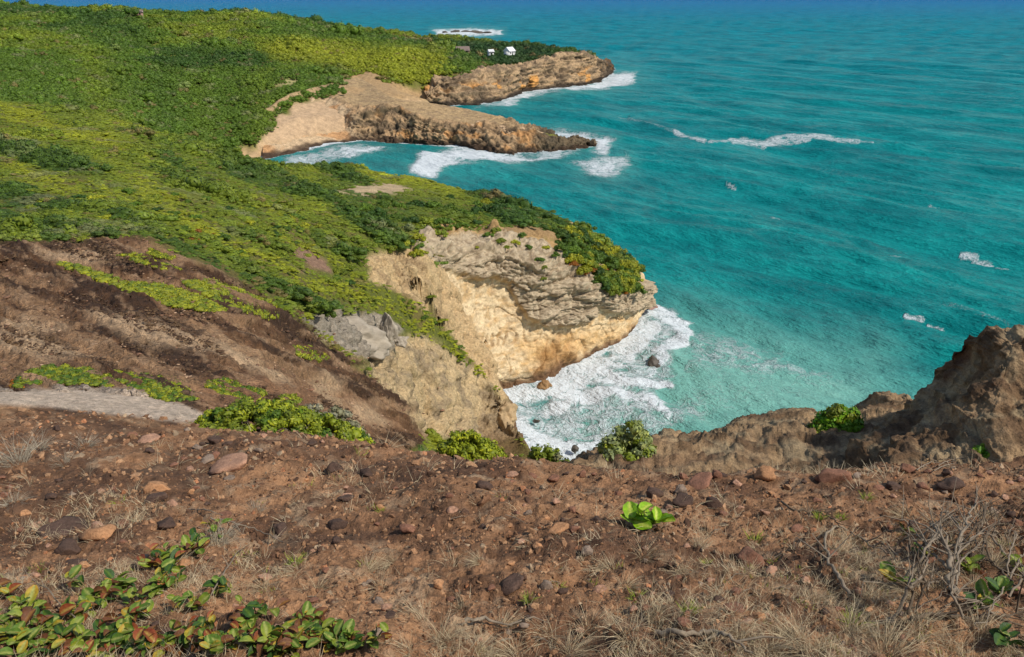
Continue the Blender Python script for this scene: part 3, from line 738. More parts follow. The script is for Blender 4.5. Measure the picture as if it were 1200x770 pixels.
hgt = mth(t, 'ADD', mth(t, 'ADD', mth(t, 'MULTIPLY', medn, 1.1), mth(t, 'MULTIPLY', sml, 0.22)), mth(t, 'MULTIPLY', ff2, 0.25))
hgt = mth(t, 'ADD', hgt, mth(t, 'MULTIPLY', farn, 4.0))
bump(t, b, hgt, 1.0, 1.6)
deep = np.clip((np.log(np.maximum(Y, 60)) - math.log(110)) / (math.log(9000) - math.log(110)), 0, 1)
# keep water only where no high land covers it
o = grid_obj('sea', np.stack([X, Y, Z], -1), m, attrs={'foam': foam.ravel(), 'milk': milk.ravel(), 'deep': deep.ravel()}, keep=(cd < 9))
tag(o, kind='structure')

# ------------------------------------------------------------------ foliage
def mat_leaf(name, mode, rough=0.55):
    m, t, b = nodes(name)
    va = nd(t, 'ShaderNodeAttribute', attribute_name='var').outputs['Fac']
    lo_, hi_ = (0.80, 1.22) if mode == 'inst' else (0.6, 1.7)
    if mode == 'inst':
        a = nd(t, 'ShaderNodeAttribute', attribute_name='tint'); a.attribute_type = 'INSTANCER'; c0 = a.outputs['Color']
    elif mode == 'obj': c0 = nd(t, 'ShaderNodeObjectInfo').outputs['Color']
    else: c0 = nd(t, 'ShaderNodeAttribute', attribute_name='col').outputs['Color']
    c = mix(t, 1.0, c0, ramp(t, va, [(0.0, (lo_, lo_ * 1.1, lo_ * 1.08)), (0.55, (1.0, 1.0, 1.0)), (1.0, (hi_, 0.3 + 0.7 * hi_, 1.05))]), 'MULTIPLY')
    t.links.new(c, b.inputs['Base Color'])
    b.inputs['Roughness'].default_value = rough; b.inputs['Specular IOR Level'].default_value = 0.3
    tr = nd(t, 'ShaderNodeBsdfTranslucent'); t.links.new(c, tr.inputs['Color'])
    ms = nd(t, 'ShaderNodeMixShader', Fac=0.18)
    out = [x for x in t.nodes if x.type == 'OUTPUT_MATERIAL'][0]
    t.links.new(b.outputs[0], ms.inputs[1]); t.links.new(tr.outputs[0], ms.inputs[2]); t.links.new(ms.outputs[0], out.inputs['Surface'])
    return m
ML_INST, ML_OBJ, ML_COL = mat_leaf('leaf_scatter', 'inst'), mat_leaf('leaf_bush', 'obj'), mat_leaf('leaf_tinted', 'col')
def mat_plain(name, col, rough=0.8, var=0.3, scale=20, bd=0.004):
    m, t, b = nodes(name)
    co = nd(t, 'ShaderNodeTexCoord').outputs['Object']
    f = noise(t, co, scale, 4, 0.65)
    c = mix(t, 1.0, col, ramp(t, f, [(0.25, (1 - var,) * 3), (0.75, (1 + var,) * 3)]), 'MULTIPLY')
    t.links.new(c, b.inputs['Base Color']); b.inputs['Roughness'].default_value = rough; b.inputs['Specular IOR Level'].default_value = 0.25
    if bd: bump(t, b, f, 0.8, bd)
    return m
M_TWIG = mat_plain('grey_twig', srgb(132, 118, 100), 0.9, 0.35, 30)
M_TWIGD = mat_plain('dark_twig', srgb(96, 82, 66), 0.9, 0.35, 30)
M_STEM = mat_plain('green_stem', srgb(110, 100, 60), 0.8, 0.3, 30)

def rand_unit(r, n):
    q = r.normal(size=(n, 3)); return q / np.linalg.norm(q, axis=1)[:, None]
def leaf_quads(cen, nrm, size, r, aspect=0.55, axis=None):
    n_ = len(cen)
    a = np.cross(nrm, rand_unit(r, n_)) if axis is None else axis - nrm * (axis * nrm).sum(1)[:, None]
    a /= np.linalg.norm(a, axis=1)[:, None] + 1e-9
    b = np.cross(nrm, a)
    L = (size * r.uniform(0.7, 1.3, n_))[:, None]
    Wd = L * aspect
    bend = nrm * L * 0.25
    V = np.stack([cen - a * L, cen + b * Wd - bend, cen + a * L, cen - b * Wd - bend], 1).reshape(-1, 3)
    Fq = np.arange(n_ * 4).reshape(-1, 4)
    return V, Fq
def dome_points(r, cen, rad, per, flat=0.75, jit=0.65):
    """points and outward normals on the upper part of many small domes"""
    k = len(cen)
    d = rand_unit(r, k * per); d[:, 2] = np.abs(d[:, 2]) * 1.1 - 0.25
    d /= np.linalg.norm(d, axis=1)[:, None]
    R = np.repeat(rad, per) * r.uniform(0.72, 1.05, k * per)
    p = np.repeat(cen, per, 0) + d * R[:, None] * np.array([1, 1, flat])
    nn = d + rand_unit(r, k * per) * jit; nn /= np.linalg.norm(nn, axis=1)[:, None]
    return p, nn
def core_mesh(r, cen, rad, flat=0.7, sub=0):
    """lumpy inner twig mass, one low ball per dome"""
    bm_v, bm_f = [], []
    t_ = (1 + 5 ** 0.5) / 2
    iv = np.array([(-1, t_, 0), (1, t_, 0), (-1, -t_, 0), (1, -t_, 0), (0, -1, t_), (0, 1, t_), (0, -1, -t_), (0, 1, -t_), (t_, 0, -1), (t_, 0, 1), (-t_, 0, -1), (-t_, 0, 1)], float)
    iv /= np.linalg.norm(iv[0])
    jf = np.array([(0, 11, 5), (0, 5, 1), (0, 1, 7), (0, 7, 10), (0, 10, 11), (1, 5, 9), (5, 11, 4), (11, 10, 2), (10, 7, 6), (7, 1, 8), (3, 9, 4), (3, 4, 2), (3, 2, 6), (3, 6, 8), (3, 8, 9), (4, 9, 5), (2, 4, 11), (6, 2, 10), (8, 6, 7), (9, 8, 1)])
    k = len(cen)
    V = cen[:, None] + iv[None] * (rad[:, None, None] * r.uniform(0.62, 0.85, (k, 12, 1))) * np.array([1, 1, flat])
    Fc = jf[None] + (np.arange(k) * 12)[:, None, None]
    return V.reshape(-1, 3), Fc.reshape(-1, 3)
def foliage_mesh(name, seed, cen, rad, per, leaf, mats, flat=0.75, tint=None, tints=None, core=True, aspect=0.55, jit=0.65):
    r = np.random.default_rng(seed)
    cen = np.asarray(cen, float); rad = np.asarray(rad, float)
    p, nn = dome_points(r, cen, rad, per, flat, jit)
    V, Fq = leaf_quads(p, nn, np.full(len(p), leaf) if np.isscalar(leaf) else np.repeat(leaf, per), r, aspect)
    F3 = np.concatenate([Fq[:, [0, 1, 2]], Fq[:, [0, 2, 3]]])
    var = np.repeat(np.clip(r.normal(0.5, 0.2, len(p)) + 0.15 * r.normal(size=len(cen)).repeat(per), 0, 1), 4)
    colr = None
    if tints is not None: colr = np.repeat(np.asarray(tints), per * 4, 0)
    elif tint is not None: colr = np.tile(np.asarray(tint), (len(V), 1))
    nl = len(F3)
    if core:
        cv_, cf = core_mesh(r, cen, rad, flat)
        F3 = np.concatenate([F3, cf + len(V)])
        if colr is not None: colr = np.concatenate([colr, (np.repeat(np.asarray(tints), 12, 0) if tints is not None else np.tile(np.asarray(tint), (len(cv_), 1)))])
        V = np.concatenate([V, cv_]); var = np.concatenate([var, np.full(len(cv_), 0.3)])
    return mesh_np(name, V, F3, mats, False, {'var': var}, colr)
def shrub(name, seed, mats, ndome=9, per=26, leaf=0.13, stretch=1.5, jit=0.65):
    r = np.random.default_rng(seed)
    cen, rad = [], []
    for i in range(ndome):
        a = r.uniform(0, 6.28); q = r.uniform(0, 0.75) ** 0.7
        R = r.uniform(0.30, 0.52) * (1 - 0.35 * q)
        cen.append((math.cos(a) * q * stretch, math.sin(a) * q, R * 0.4 + (1 - q) * r.uniform(0.25, 0.5)))
        rad.append(R)
    return foliage_mesh(name, seed, cen, rad, per, leaf, mats, 0.8, jit=jit)
SHRUB_I = [shrub('scrub_piece', 20 + i, [ML_INST], 8, 46, 0.085, (1.7, 1.3, 2.0, 1.5)[i], 0.32) for i in range(4)]
SHRUB_O = [shrub('bush_foliage', 40 + i, [ML_OBJ], 11, 44, 0.095, (1.1, 1.4, 1.2, 1.6, 1.0)[i]) for i in range(5)]

def scatter_object(name, meshes, pts, rot, scl, idx, tint, kind='stuff'):
    col = bpy.data.collections.new(name + '_pieces')
    for k, me in enumerate(meshes):
        col.objects.link(bpy.data.objects.new('%s_piece_%02d' % (name, k), me))
    me = bpy.data.meshes.new(name)
    n_ = len(pts)
    me.vertices.add(n_); me.vertices.foreach_set('co', np.asarray(pts, np.float32).ravel())
    for nm, dat in (('rot', rot), ('scl', scl)):
        a = me.attributes.new(nm, 'FLOAT_VECTOR', 'POINT'); a.data.foreach_set('vector', np.asarray(dat, np.float32).ravel())
    a = me.attributes.new('pick', 'INT', 'POINT'); a.data.foreach_set('value', np.asarray(idx, np.int32))
    a = me.attributes.new('tint', 'FLOAT_COLOR', 'POINT'); a.data.foreach_set('color', np.concatenate([np.asarray(tint, np.float32), np.ones((n_, 1), np.float32)], 1).ravel())
    o = link(bpy.data.objects.new(name, me))
    g = bpy.data.node_groups.new(name + '_scatter', 'GeometryNodeTree')
    g.interface.new_socket('Geometry', in_out='INPUT', socket_type='NodeSocketGeometry')
    g.interface.new_socket('Geometry', in_out='OUTPUT', socket_type='NodeSocketGeometry')
    gi, go = g.nodes.new('NodeGroupInput'), g.nodes.new('NodeGroupOutput')
    ip = g.nodes.new('GeometryNodeInstanceOnPoints'); ci_ = g.nodes.new('GeometryNodeCollectionInfo')
    ci_.inputs['Collection'].default_value = col; ci_.inputs['Separate Children'].default_value = True; ci_.inputs['Reset Children'].default_value = True
    ip.inputs['Pick Instance'].default_value = True
    def na(nm, dt):
        x = g.nodes.new('GeometryNodeInputNamedAttribute'); x.data_type = dt; x.inputs['Name'].default_value = nm
        return [s for s in x.outputs if s.enabled and s.name == 'Attribute'][0]
    er = g.nodes.new('FunctionNodeEulerToRotation')
    g.links.new(na('rot', 'FLOAT_VECTOR'), er.inputs[0]); g.links.new(er.outputs[0], ip.inputs['Rotation'])
    g.links.new(na('scl', 'FLOAT_VECTOR'), ip.inputs['Scale']); g.links.new(na('pick', 'INT'), ip.inputs['Instance Index'])
    g.links.new(gi.outputs[0], ip.inputs['Points']); g.links.new(ci_.outputs[0], ip.inputs['Instance']); g.links.new(ip.outputs[0], go.inputs[0])
    md = o.modifiers.new('scatter', 'NODES'); md.node_group = g
    return tag(o, kind=kind)

# --- scrub over the hills (nobody could count it)
YEL = srgb(152, 154, 38); OLI = srgb(118, 130, 36); GRN = srgb(86, 112, 32); DRK = srgb(58, 86, 30); GRY = srgb(130, 128, 88); DEEP = srgb(38, 66, 34)
YSWATH = [(300, 52), (360, 50), (430, 58), (520, 62), (530, 100), (490, 120), (460, 95), (400, 82), (320, 70)]
DKSWATH = [(520, 50), (600, 52), (690, 56), (650, 62), (640, 82), (600, 82), (560, 70)]
def scrub_tint(x, y, z, r):
    u, v = proj(x, y, z)
    n_ = len(x)
    a1 = fbm2(x * 0.05 * np.clip(100 / y, 0.25, 1.5), y * 0.05 * np.clip(100 / y, 0.25, 1.5), 4)
    sx, sy = streak(u, v)
    a2 = fbm2(sx * 0.045, sy * 0.30, 4, 0.6)
    nr_ = 1 - sst(190, 240, y)
    a = a1 * (1 - 0.6 * nr_) + a2 * 0.9 * nr_
    b = fbm2(x * 0.13 + 30, y * 0.13, 3)
    c = np.broadcast_to(OLI, (n_, 3)).copy()
    far = sst(200, 240, y)
    c = lerp(c, GRN, far * 0.9)
    c = lerp(c, YEL, sst(0.0, 0.6, a) * (0.85 - 0.45 * far))
    c = lerp(c, DRK, sst(0.05, 0.6, -a) * 0.8)
    c = lerp(c, GRY, sst(0.35, 0.8, b) * 0.6)
    c = lerp(c, DRK, pmask(u, v, [(380, 212), (480, 222), (600, 240), (680, 255), (660, 275), (540, 262), (420, 262)], 14) * 0.6 * (y < 180))
    c = lerp(c, YEL, pmask(u, v, YSWATH, 10) * 0.85 * (y > 300)); c = lerp(c, DEEP, pmask(u, v, DKSWATH, 5) * 0.8 * (y > 400))
    c = lerp(c, srgb(128, 108, 66), (r.uniform(0, 1, n_) < 0.03) * 0.7)
    c = c * np.exp(r.normal(0, 0.13, (n_, 1))) * 1.12
    return c
r = np.random.default_rng(11)
def ssize(y): return 0.50 * (y / 50) ** 0.62
NC = 140000
lyr = np.linspace(math.log(44), math.log(720), 400)
pdf = (np.exp(lyr) / ssize(np.exp(lyr))) ** 2; cdf = np.cumsum(pdf); cdf /= cdf[-1]
def scrub_points(n_, th0, th1):
    y = np.exp(np.interp(r.uniform(0, 1, n_), cdf, lyr)); th = r.uniform(th0, th1, n_); x = th * y
    z = ground(x, y)
    w = veg_amount(x, y, z)
    u, v = proj(x, y, z)
    gap = sst(-0.55, -0.25, fbm2(x * 0.3 * np.clip(100 / y, 0.3, 1), y * 0.3 * np.clip(100 / y, 0.3, 1), 3))
    face = (pmask(u, v, [(505, 292), (560, 284), (640, 298), (700, 320), (760, 330), (760, 400), (700, 425), (640, 455), (590, 465), (545, 400)], 2) > 0.5) & (y < 135)
    ok = (z > 2.2) & ~face & ~((y > 270) & (u > 425) & (v > 112)) & (r.uniform(0, 1, n_) < w * (0.25 + 0.75 * gap))
    return x[ok], y[ok], z[ok]
x, y, z = scrub_points(NC, -0.95, 0.22)
n_ = len(x)
uu_, vv_ = proj(x, y, z); sx, sy = streak(uu_, vv_)
lum = fbm2(x * 0.06, y * 0.06, 3) * 0.5 + fbm2(sx * 0.045, sy * 0.30, 4, 0.6) * 0.6
s = ssize(y) * np.exp(r.normal(-0.15, 0.32, n_)) * np.where(y > 230, 1.15 + 0.5 * sst(0, 0.5, lum), 0.85 + 0.75 * sst(0.05, 0.5, -lum))
lean = np.where(y < 220, -0.35, -0.15)                     # wind-combed down-slope direction
rot = np.stack([r.normal(0, 0.08, n_), r.normal(0.05, 0.08, n_), lean + r.normal(0, 0.35, n_)], 1)
hz = r.uniform(0.6, 1.2, n_) * np.where(y < 200, 0.42 + 0.6 * sst(0.05, 0.5, -lum), 1.0)
str_ = np.where(y < 200, 1.35, 1.0)
scrub = scatter_object('coastal_scrub', SHRUB_I, np.stack([x, y, z - 0.10 * s], 1), rot, np.stack([s * str_, s, s * hz], 1), r.integers(0, 4, n_), scrub_tint(x, y, z, r))
print('scrub', n_)
tag(scrub, 'dense low windswept green scrub covering the coastal hills', 'scrub')

# --- single bushes one can tell apart
cliff = bpy.data.objects['headland_cliff'].data
CV = np.empty(len(cliff.vertices) * 3, np.float32); cliff.vertices.foreach_get('co', CV); CV = CV.reshape(-1, 3).astype(float)
CU, CVV = proj(CV[:, 0], CV[:, 1], CV[:, 2])
def on_head(u, v):
    d = (CU - u) ** 2 + (CVV - v) ** 2
    m = d < 9
    p1 = CV[m][np.argmin(CV[m][:, 1])] if m.any() else None
    p2 = hit(u, v, 60, 230)
    if p2[2] < 2.5 or p2[1] > 225: p2 = None
    if p1 is None: return p2
    if p2 is None: return p1
    return p1 if p1[1] <= p2[1] + 0.5 else p2
bush_n = [0]
def bush(u, v, wpx, tint, label, group, hz=0.9, pos=None, name='bush'):
    p = on_head(u, v) if pos is None else pos
    if p is None: return None
    depth = p[1] * CP - (p[2] - CZ) * SP
    s_ = wpx / F * depth * 0.42
    o = link(bpy.data.objects.new(name, SHRUB_O[bush_n[0] % 5])); bush_n[0] += 1
    o.location = (p[0], p[1], p[2] - 0.12 * s_)
    o.rotation_euler = (random.uniform(-.1, .1), random.uniform(-.1, .1), random.uniform(0, 6.28))
    o.scale = (s_, s_, s_ * hz)
    q = np.asarray(tint) * random.uniform(0.8, 1.2)
    if '%s' in label:
        wd = {id(YEL): 'yellow-green', id(OLI): 'olive', id(GRN): 'mid-green', id(DRK): 'dark green'}.get(id(tint), 'green')
        label = label % wd; group = wd + ' ' + group
    o.color = (*[float(k) for k in q], 1)
    return tag(o, label, 'bush', group)
ORG = srgb(170, 108, 40)
TIP = [(668, 262), (690, 256), (712, 264), (735, 282), (748, 305), (748, 330), (742, 345), (725, 340), (712, 345), (700, 330), (680, 320), (660, 300), (655, 280)]
k = 0
while k < 120:
    u_, v_ = random.uniform(650, 752), random.uniform(262, 348)
    if not inside(np.array(u_), np.array(v_), TIP): continue
    o_ = random.random() < (0.28 if (u_ > 690 and v_ < 320) else 0.06)
    tn = ORG if o_ else random.choice([YEL, GRN, OLI, GRN, DRK])
    if o_: bush(u_, v_, random.uniform(11, 16), tn, 'small rusty orange bush among the green ones on the headland tip', 'orange bushes on the headland tip')
    else: bush(u_, v_, random.uniform(20, 34), tn, 'rounded %s bush in the thicket crowning the headland tip', 'thicket on the headland tip', 1.1)
    k += 1
for k in range(46):
    u_, v_ = random.uniform(716, 750), random.uniform(285, 346)
    bush(u_, v_, random.uniform(20, 30), random.choice([YEL, GRN, OLI, GRN]), 'rounded %s bush in the thicket crowning the headland tip', 'thicket on the headland tip', 1.1)
for u_, v_, w_, tn in [(528, 240, 30, GRN), (545, 246, 30, GRN), (562, 244, 28, DRK), (578, 243, 34, DRK), (595, 250, 28, GRN), (612, 252, 26, GRN), (628, 258, 24, OLI), (642, 262, 22, OLI), (505, 238, 30, GRN), (488, 236, 28, DRK), (470, 238, 30, GRN),
                       (452, 236, 26, GRN), (520, 255, 30, GRN), (500, 258, 34, OLI), (540, 260, 26, GRN), (560, 258, 24, DRK), (478, 255, 30, DRK), (460, 252, 30, GRN), (440, 246, 28, DRK), (425, 240, 26, GRN), (655, 268, 20, OLI), (524, 262, 20, OLI), (577, 264, 22, OLI), (570, 268, 16, GRN), (518, 260, 16, GRN), (486, 292, 18, OLI), (492, 284, 18, GRN), (515, 268, 28, OLI), (495, 272, 24, YEL),
                       (530, 228, 22, DRK), (555, 236, 26, GRN), (602, 244, 24, DRK), (622, 249, 22, GRN), (646, 264, 20, GRN), (420, 256, 26, GRN), (405, 250, 24, DRK), (436, 262, 28, OLI), (455, 270, 28, OLI), (475, 280, 26, YEL), (488, 290, 22, YEL), (462, 288, 22, OLI)]:
    bush(u_ + random.uniform(-4, 4), v_ + 6, w_, tn, '%s bush in the dense row along the headland crest', 'bushes along the headland crest', 1.0)
for u_, v_, w_, tn in [(588, 281, 22, OLI), (612, 275, 20, GRN), (606, 284, 18, YEL), (596, 290, 12, OLI), (560, 288, 9, YEL), (622, 290, 16, GRN), (632, 302, 15, GRN), (640, 314, 13, OLI), (634, 325, 11, OLI), (650, 296, 16, GRN), (640, 288, 14, YEL)]:
    bush(u_, v_, w_, tn, 'small bush growing alone on the bare brown soil above the grey ledges', 'bushes on the bare headland soil', 0.9)
for k in range(60):                                        # back of the headland top
    f_ = random.uniform(0, 1)
    i_ = min(int(f_ * 5), 4) + 6; g_ = f_ * 5 - int(f_ * 5)
    a_ = r7[i_] * (1 - g_) + r7[i_ + 1] * g_ if i_ + 1 < len(r7) else r7[i_]
    b_ = r8[i_] * (1 - g_) + r8[i_ + 1] * g_ if i_ + 1 < len(r8) else r8[i_]
    h_ = random.uniform(-0.1, 1.3)
    bush(0, 0, random.uniform(18, 30), random.choice([GRN, OLI, DRK, YEL]), '%s bush at the seaward rim of the headland top', 'bushes on the seaward headland rim', 1.0, pos=a_ * (1 - h_) + b_ * h_ + np.array([0, 0, 0.3]))
# green strip hanging in the gully beside the headland face
for k in range(26):
    f_ = k / 25
    u_ = 470 + f_ * 78 + random.uniform(-6, 6); v_ = 355 + f_ * 74 + random.uniform(-5, 5) - 12 * math.sin(f_ * 3.1)
    bush(u_, v_, random.uniform(12, 20), random.choice([YEL, OLI, OLI, GRN]), 'low yellow-green shrub in the strip running down the gully edge', 'shrubs down the gully edge', 0.6)
# big bushes on the near green slope
k = 0
SLOPE = [(180, 285), (300, 300), (400, 340), (450, 372), (400, 300), (380, 240), (250, 215), (100, 230), (0, 240), (0, 275)]
while k < 110:
    u_, v_ = random.uniform(0, 450), random.uniform(215, 372)
    if not inside(np.array(u_), np.array(v_), SLOPE): continue
    p = hit(u_, v_, 44, 200)
    if veg_amount(p[:1], p[1:2], p[2:])[0] < 0.6: continue
    tn = random.choice([OLI, OLI, YEL, GRN, GRN, DRK])
    bush(u_, v_, random.uniform(16, 30) , tn, 'mid-sized windswept %s bush in the green slope above the brown erosion scar', 'bushes above the erosion scar', 0.65, pos=p)
    k += 1

# --- low shrub mats on the eroded slope
def mat_of(name, poly, label, count, rpx, per, leaf_px, tints, ymin, ymax, flat=0.6, group=None, cat='shrub mat', seed=0, stems=True, lift=0.1):
    r_ = np.random.default_rng(seed + 300)
    us = [p[0] for p in poly]; vs = [p[1] for p in poly]
    cen, rad, tn, lf = [], [], [], []
    tries = 0
    while len(cen) < count and tries < count * 20:
        tries += 1
        u_, v_ = r_.uniform(min(us), max(us)), r_.uniform(min(vs), max(vs))
        if not inside(np.array(u_), np.array(v_), poly): continue
        p = hit(u_, v_, ymin, ymax, 260)
        if p[1] > ymax * 0.98: continue
        depth = p[1] * CP - (p[2] - CZ) * SP
        R = rpx * r_.uniform(0.6, 1.3) / F * depth
        cen.append(p + np.array([0, 0, R * lift])); rad.append(R); lf.append(leaf_px / F * depth)
        tn.append(np.asarray(tints[r_.integers(len(tints))]) * r_.uniform(0.8, 1.2))
    cen = np.array(cen); rad = np.array(rad)
    c0 = np.array([cen[:, 0].mean(), cen[:, 1].mean(), cen[:, 2].min()])
    root = link(bpy.data.objects.new(name, None)); root.location = c0
    tag(root, label, cat, group)
    me = foliage_mesh('foliage', seed, cen - c0, rad, per, np.array(lf), [ML_COL], flat, tints=np.array(tn))
    link(bpy.data.objects.new('foliage', me), root)
    if stems:                                               # woody stems threading the mat
        V_, F_ = [], []
        for k in range(min(24, len(cen))):
            i = r_.integers(len(cen)); a = cen[i] - c0; d_ = r_.normal(size=3) * np.array([1, 1, 0.2]); d_ /= np.linalg.norm(d_)
            pts = [a - d_ * rad[i] * 1.2 - np.array([0, 0, rad[i] * 0.5]), a, a + d_ * rad[i] * 1.1 + np.array([0, 0, rad[i] * 0.35])]
            tube(V_, F_, pts, [rad[i] * 0.05, rad[i] * 0.04, rad[i] * 0.015], 4)
        link(bpy.data.objects.new('stem', mesh_np('stem', V_, F_, M_TWIGD)), root)
    return root
def tube(V, Fc, pts, rads, k=6):
    pts = [np.asarray(p, float) for p in pts]
    base = len(V)
    m = len(pts)
    for i in range(m):
        d_ = pts[min(i + 1, m - 1)] - pts[max(i - 1, 0)]
        d_ /= np.linalg.norm(d_) + 1e-9
        s_ = np.cross(d_, (0.13, 0.21, 1.0)); s_ /= np.linalg.norm(s_) + 1e-9
        q = np.cross(d_, s_)
        for j in range(k):
            a = 2 * math.pi * j / k
            V.append(pts[i] + (s_ * math.cos(a) + q * math.sin(a)) * rads[i])
    for i in range(m - 1):
        for j in range(k):
            a, b = base + i * k + j, base + i * k + (j + 1) % k
            Fc.append((a, b, b + k, a + k))
mats_ = [
    ('shrub_mat', [(68, 311), (85, 310), (112, 322), (150, 332), (200, 338), (235, 350), (268, 366), (240, 366), (190, 360), (150, 345), (115, 330)], 'long yellow-green shrub mat lying across the brown erosion scar', 330, 4.0, [YEL, YEL, OLI], 12, 45),
    ('shrub_mat', [(215, 334), (245, 331), (285, 345), (320, 360), (332, 374), (310, 377), (275, 365), (245, 350)], 'rounded yellow-green shrub mat on the scar below the green slope edge', 420, 4.8, [YEL, YEL, OLI], 12, 50),
    ('shrub_mat', [(138, 300), (170, 301), (212, 318), (205, 322), (165, 310)], 'thin yellow-green shrub streak near the upper rim of the erosion scar', 90, 2.6, [YEL, OLI], 12, 50),
    ('shrub_mat', [(175, 294), (205, 302), (200, 306), (172, 300)], 'tiny yellow-green shrub streak just under the scar rim', 40, 2.2, [YEL, OLI], 12, 52),
    ('shrub_mat', [(342, 409), (362, 408), (384, 421), (372, 428), (350, 420)], 'small green shrub pad beside the pale boulder on the scar', 80, 3.2, [YEL, OLI], 12, 70),
    ('shrub_mat', [(14, 455), (30, 438), (60, 430), (110, 434), (200, 445), (215, 452), (230, 470), (200, 472), (140, 456), (60, 450)], 'long green shrub mat along the top of the pale rock slab', 520, 3.6, [GRN, OLI, YEL], 8.6, 20),
    ('shrub_mat', [(236, 450), (262, 446), (312, 462), (300, 470), (262, 466)], 'small green shrub mat right behind the big bright cushion', 170, 3.4, [OLI, YEL, GRN], 8.6, 24),
    ('shrub_mat', [(325, 467), (345, 464), (352, 472), (335, 477)], 'little bright shrub tuft on the reddish run-off soil', 50, 3.0, [YEL, OLI], 8.6, 24),
]
for i, (nm, poly, lab, cnt, rp, tn, a_, b_) in enumerate(mats_):
    mat_of(nm, poly, lab, int(cnt * 1.5), rp * 1.5, 14, 1.2, tn, a_, b_, seed=i, flat=0.45, lift=0.3)
rust = mat_of('rusty_shrub', [(222, 275), (240, 266), (256, 280), (240, 294), (226, 288)], 'rust orange shrub at the upper rim of the erosion scar', 60, 4, 9, 1.6, [srgb(150, 92, 36), OLI], 38, 80, seed=21)
mat_of('rusty_shrub', [(8, 452), (22, 442), (34, 448), (28, 456)], 'rust orange shrub at the end of the mat on the pale slab', 40, 3.2, 9, 1.5, [srgb(168, 100, 34), OLI], 8.6, 20, seed=22)

# --- near cushions behind the foreground crest (sit on the soil just past it)
def cushion(name, u0, u1, v_top, v_base, y, label, tints, seed, leaf_px=2.4, n_dome=120, per=40, flat=0.8, rpx=9, tilt=0.0, cat='bush', zbase=None):
    """a dome-shaped cushion: domes fill an ellipsoid cap that rises from the ground at distance y"""
    r_ = np.random.default_rng(seed)
    depth0 = y * CP + (CZ - 50) * SP
    c = PY((u0 + u1) / 2, v_base, y); zg = float(ground(c[:1], c[1:2])[0]) if zbase is None else zbase
    mpp = depth0 / F
    wx = (u1 - u0) / 2 * mpp
    top = PY((u0 + u1) / 2, v_top, y + wx * 0.35)[2]
    hgt_ = max(top - zg, 0.1)
    cen, rad, tn = [], [], []
    for k in range(n_dome):
        a = r_.uniform(0, 6.28); q = math.sqrt(r_.uniform(0, 1))
        dx, dy = math.cos(a) * q * wx, math.sin(a) * q * wx * 0.6
        x_, y_ = c[0] + dx, c[1] + dy + 0.1
        h_ = (1 - q ** 2.2) * hgt_ * (1 + tilt * dx / wx) * r_.uniform(0.75, 1.1)
        R = rpx * mpp * r_.uniform(0.6, 1.3)
        g_ = float(ground(np.array([x_]), np.array([y_]))[0]) if zbase is None else zbase
        cen.append((x_, y_, max(zg, g_) * 0.5 + g_ * 0.5 + h_ - R * 0.6)); rad.append(R)
        tn.append(np.asarray(tints[r_.integers(len(tints))]) * r_.uniform(0.8, 1.2))
    cen = np.array(cen); c0 = np.array([c[0], c[1], cen[:, 2].min()])
    root = link(bpy.data.objects.new(name, None)); root.location = c0; tag(root, label, cat)
    link(bpy.data.objects.new('foliage', foliage_mesh('foliage', seed, cen - c0, np.array(rad), per, leaf_px * mpp, [ML_COL], flat, tints=np.array(tn))), root)
    V_, F_ = [], []
    for k in range(40):
        q = cen[r_.integers(len(cen))] - c0; b0 = q * np.array([0.7, 0.7, 0]) + np.array([0, 0, -0.02])
        tube(V_, F_, [b0, b0 * 0.4 + q * 0.6 + r_.normal(size=3) * 0.02, q + np.array([0, 0, rad[0] * 0.6])], [0.008, 0.006, 0.003], 4)
    link(bpy.data.objects.new('stem', mesh_np('stem', V_, F_, M_TWIG)), root)
    return root
BRT = srgb(140, 150, 36)
cushion('cushion_bush', 230, 432, 458, 516, 8.3, 'bright yellow-green cushion bush at the soil edge below the pale slab', [BRT, BRT, OLI, GRN], 61, 2.3, 230, 44, rpx=9, tilt=-0.35)
cushion('cushion_bush', 500, 604, 500, 534, 7.1, 'low yellow-green cushion bush at the soil edge above the surf', [BRT, OLI, BRT], 62, 2.3, 120, 40, rpx=8, tilt=-0.3)
cushion('cushion_bush', 608, 690, 520, 545, 8.2, 'flat olive green cushion sloping down beside the surf inlet', [OLI, OLI, GRY], 63, 2.2, 90, 36, rpx=7, tilt=-0.4)
cushion('grey_bush', 686, 786, 492, 556, 7.4, 'rounded grey-green bush at the foot of the rock ridge', [srgb(150, 160, 92), srgb(136, 146, 96), OLI], 64, 2.6, 240, 40, rpx=9)
cushion('cushion_bush', 690, 738, 540, 556, 7.6, 'small yellow clump tucked under the grey-green bush', [BRT, YEL], 65, 2.2, 40, 36, rpx=6)
cushion('cushion_bush', 946, 1018, 476, 524, 8.2, 'vivid green bush in the saddle of the rock ridge', [srgb(84, 130, 24), srgb(110, 150, 30), OLI], 66, 2.6, 150, 40, rpx=9, zbase=PY(982, 522, 8.2)[2])
cushion('cushion_bush', 1142, 1192, 535, 556, 5.8, 'leafy green bush at the base of the tall rock outcrop', [srgb(96, 140, 30), srgb(120, 150, 40)], 67, 4.0, 46, 26, rpx=8)
cushion('twiggy_bush', 330, 440, 470, 508, 10.4, 'grey half-bare twiggy bush behind the bright cushion', [srgb(150, 146, 120), srgb(140, 136, 104)], 68, 2.0, 110, 30, rpx=7)

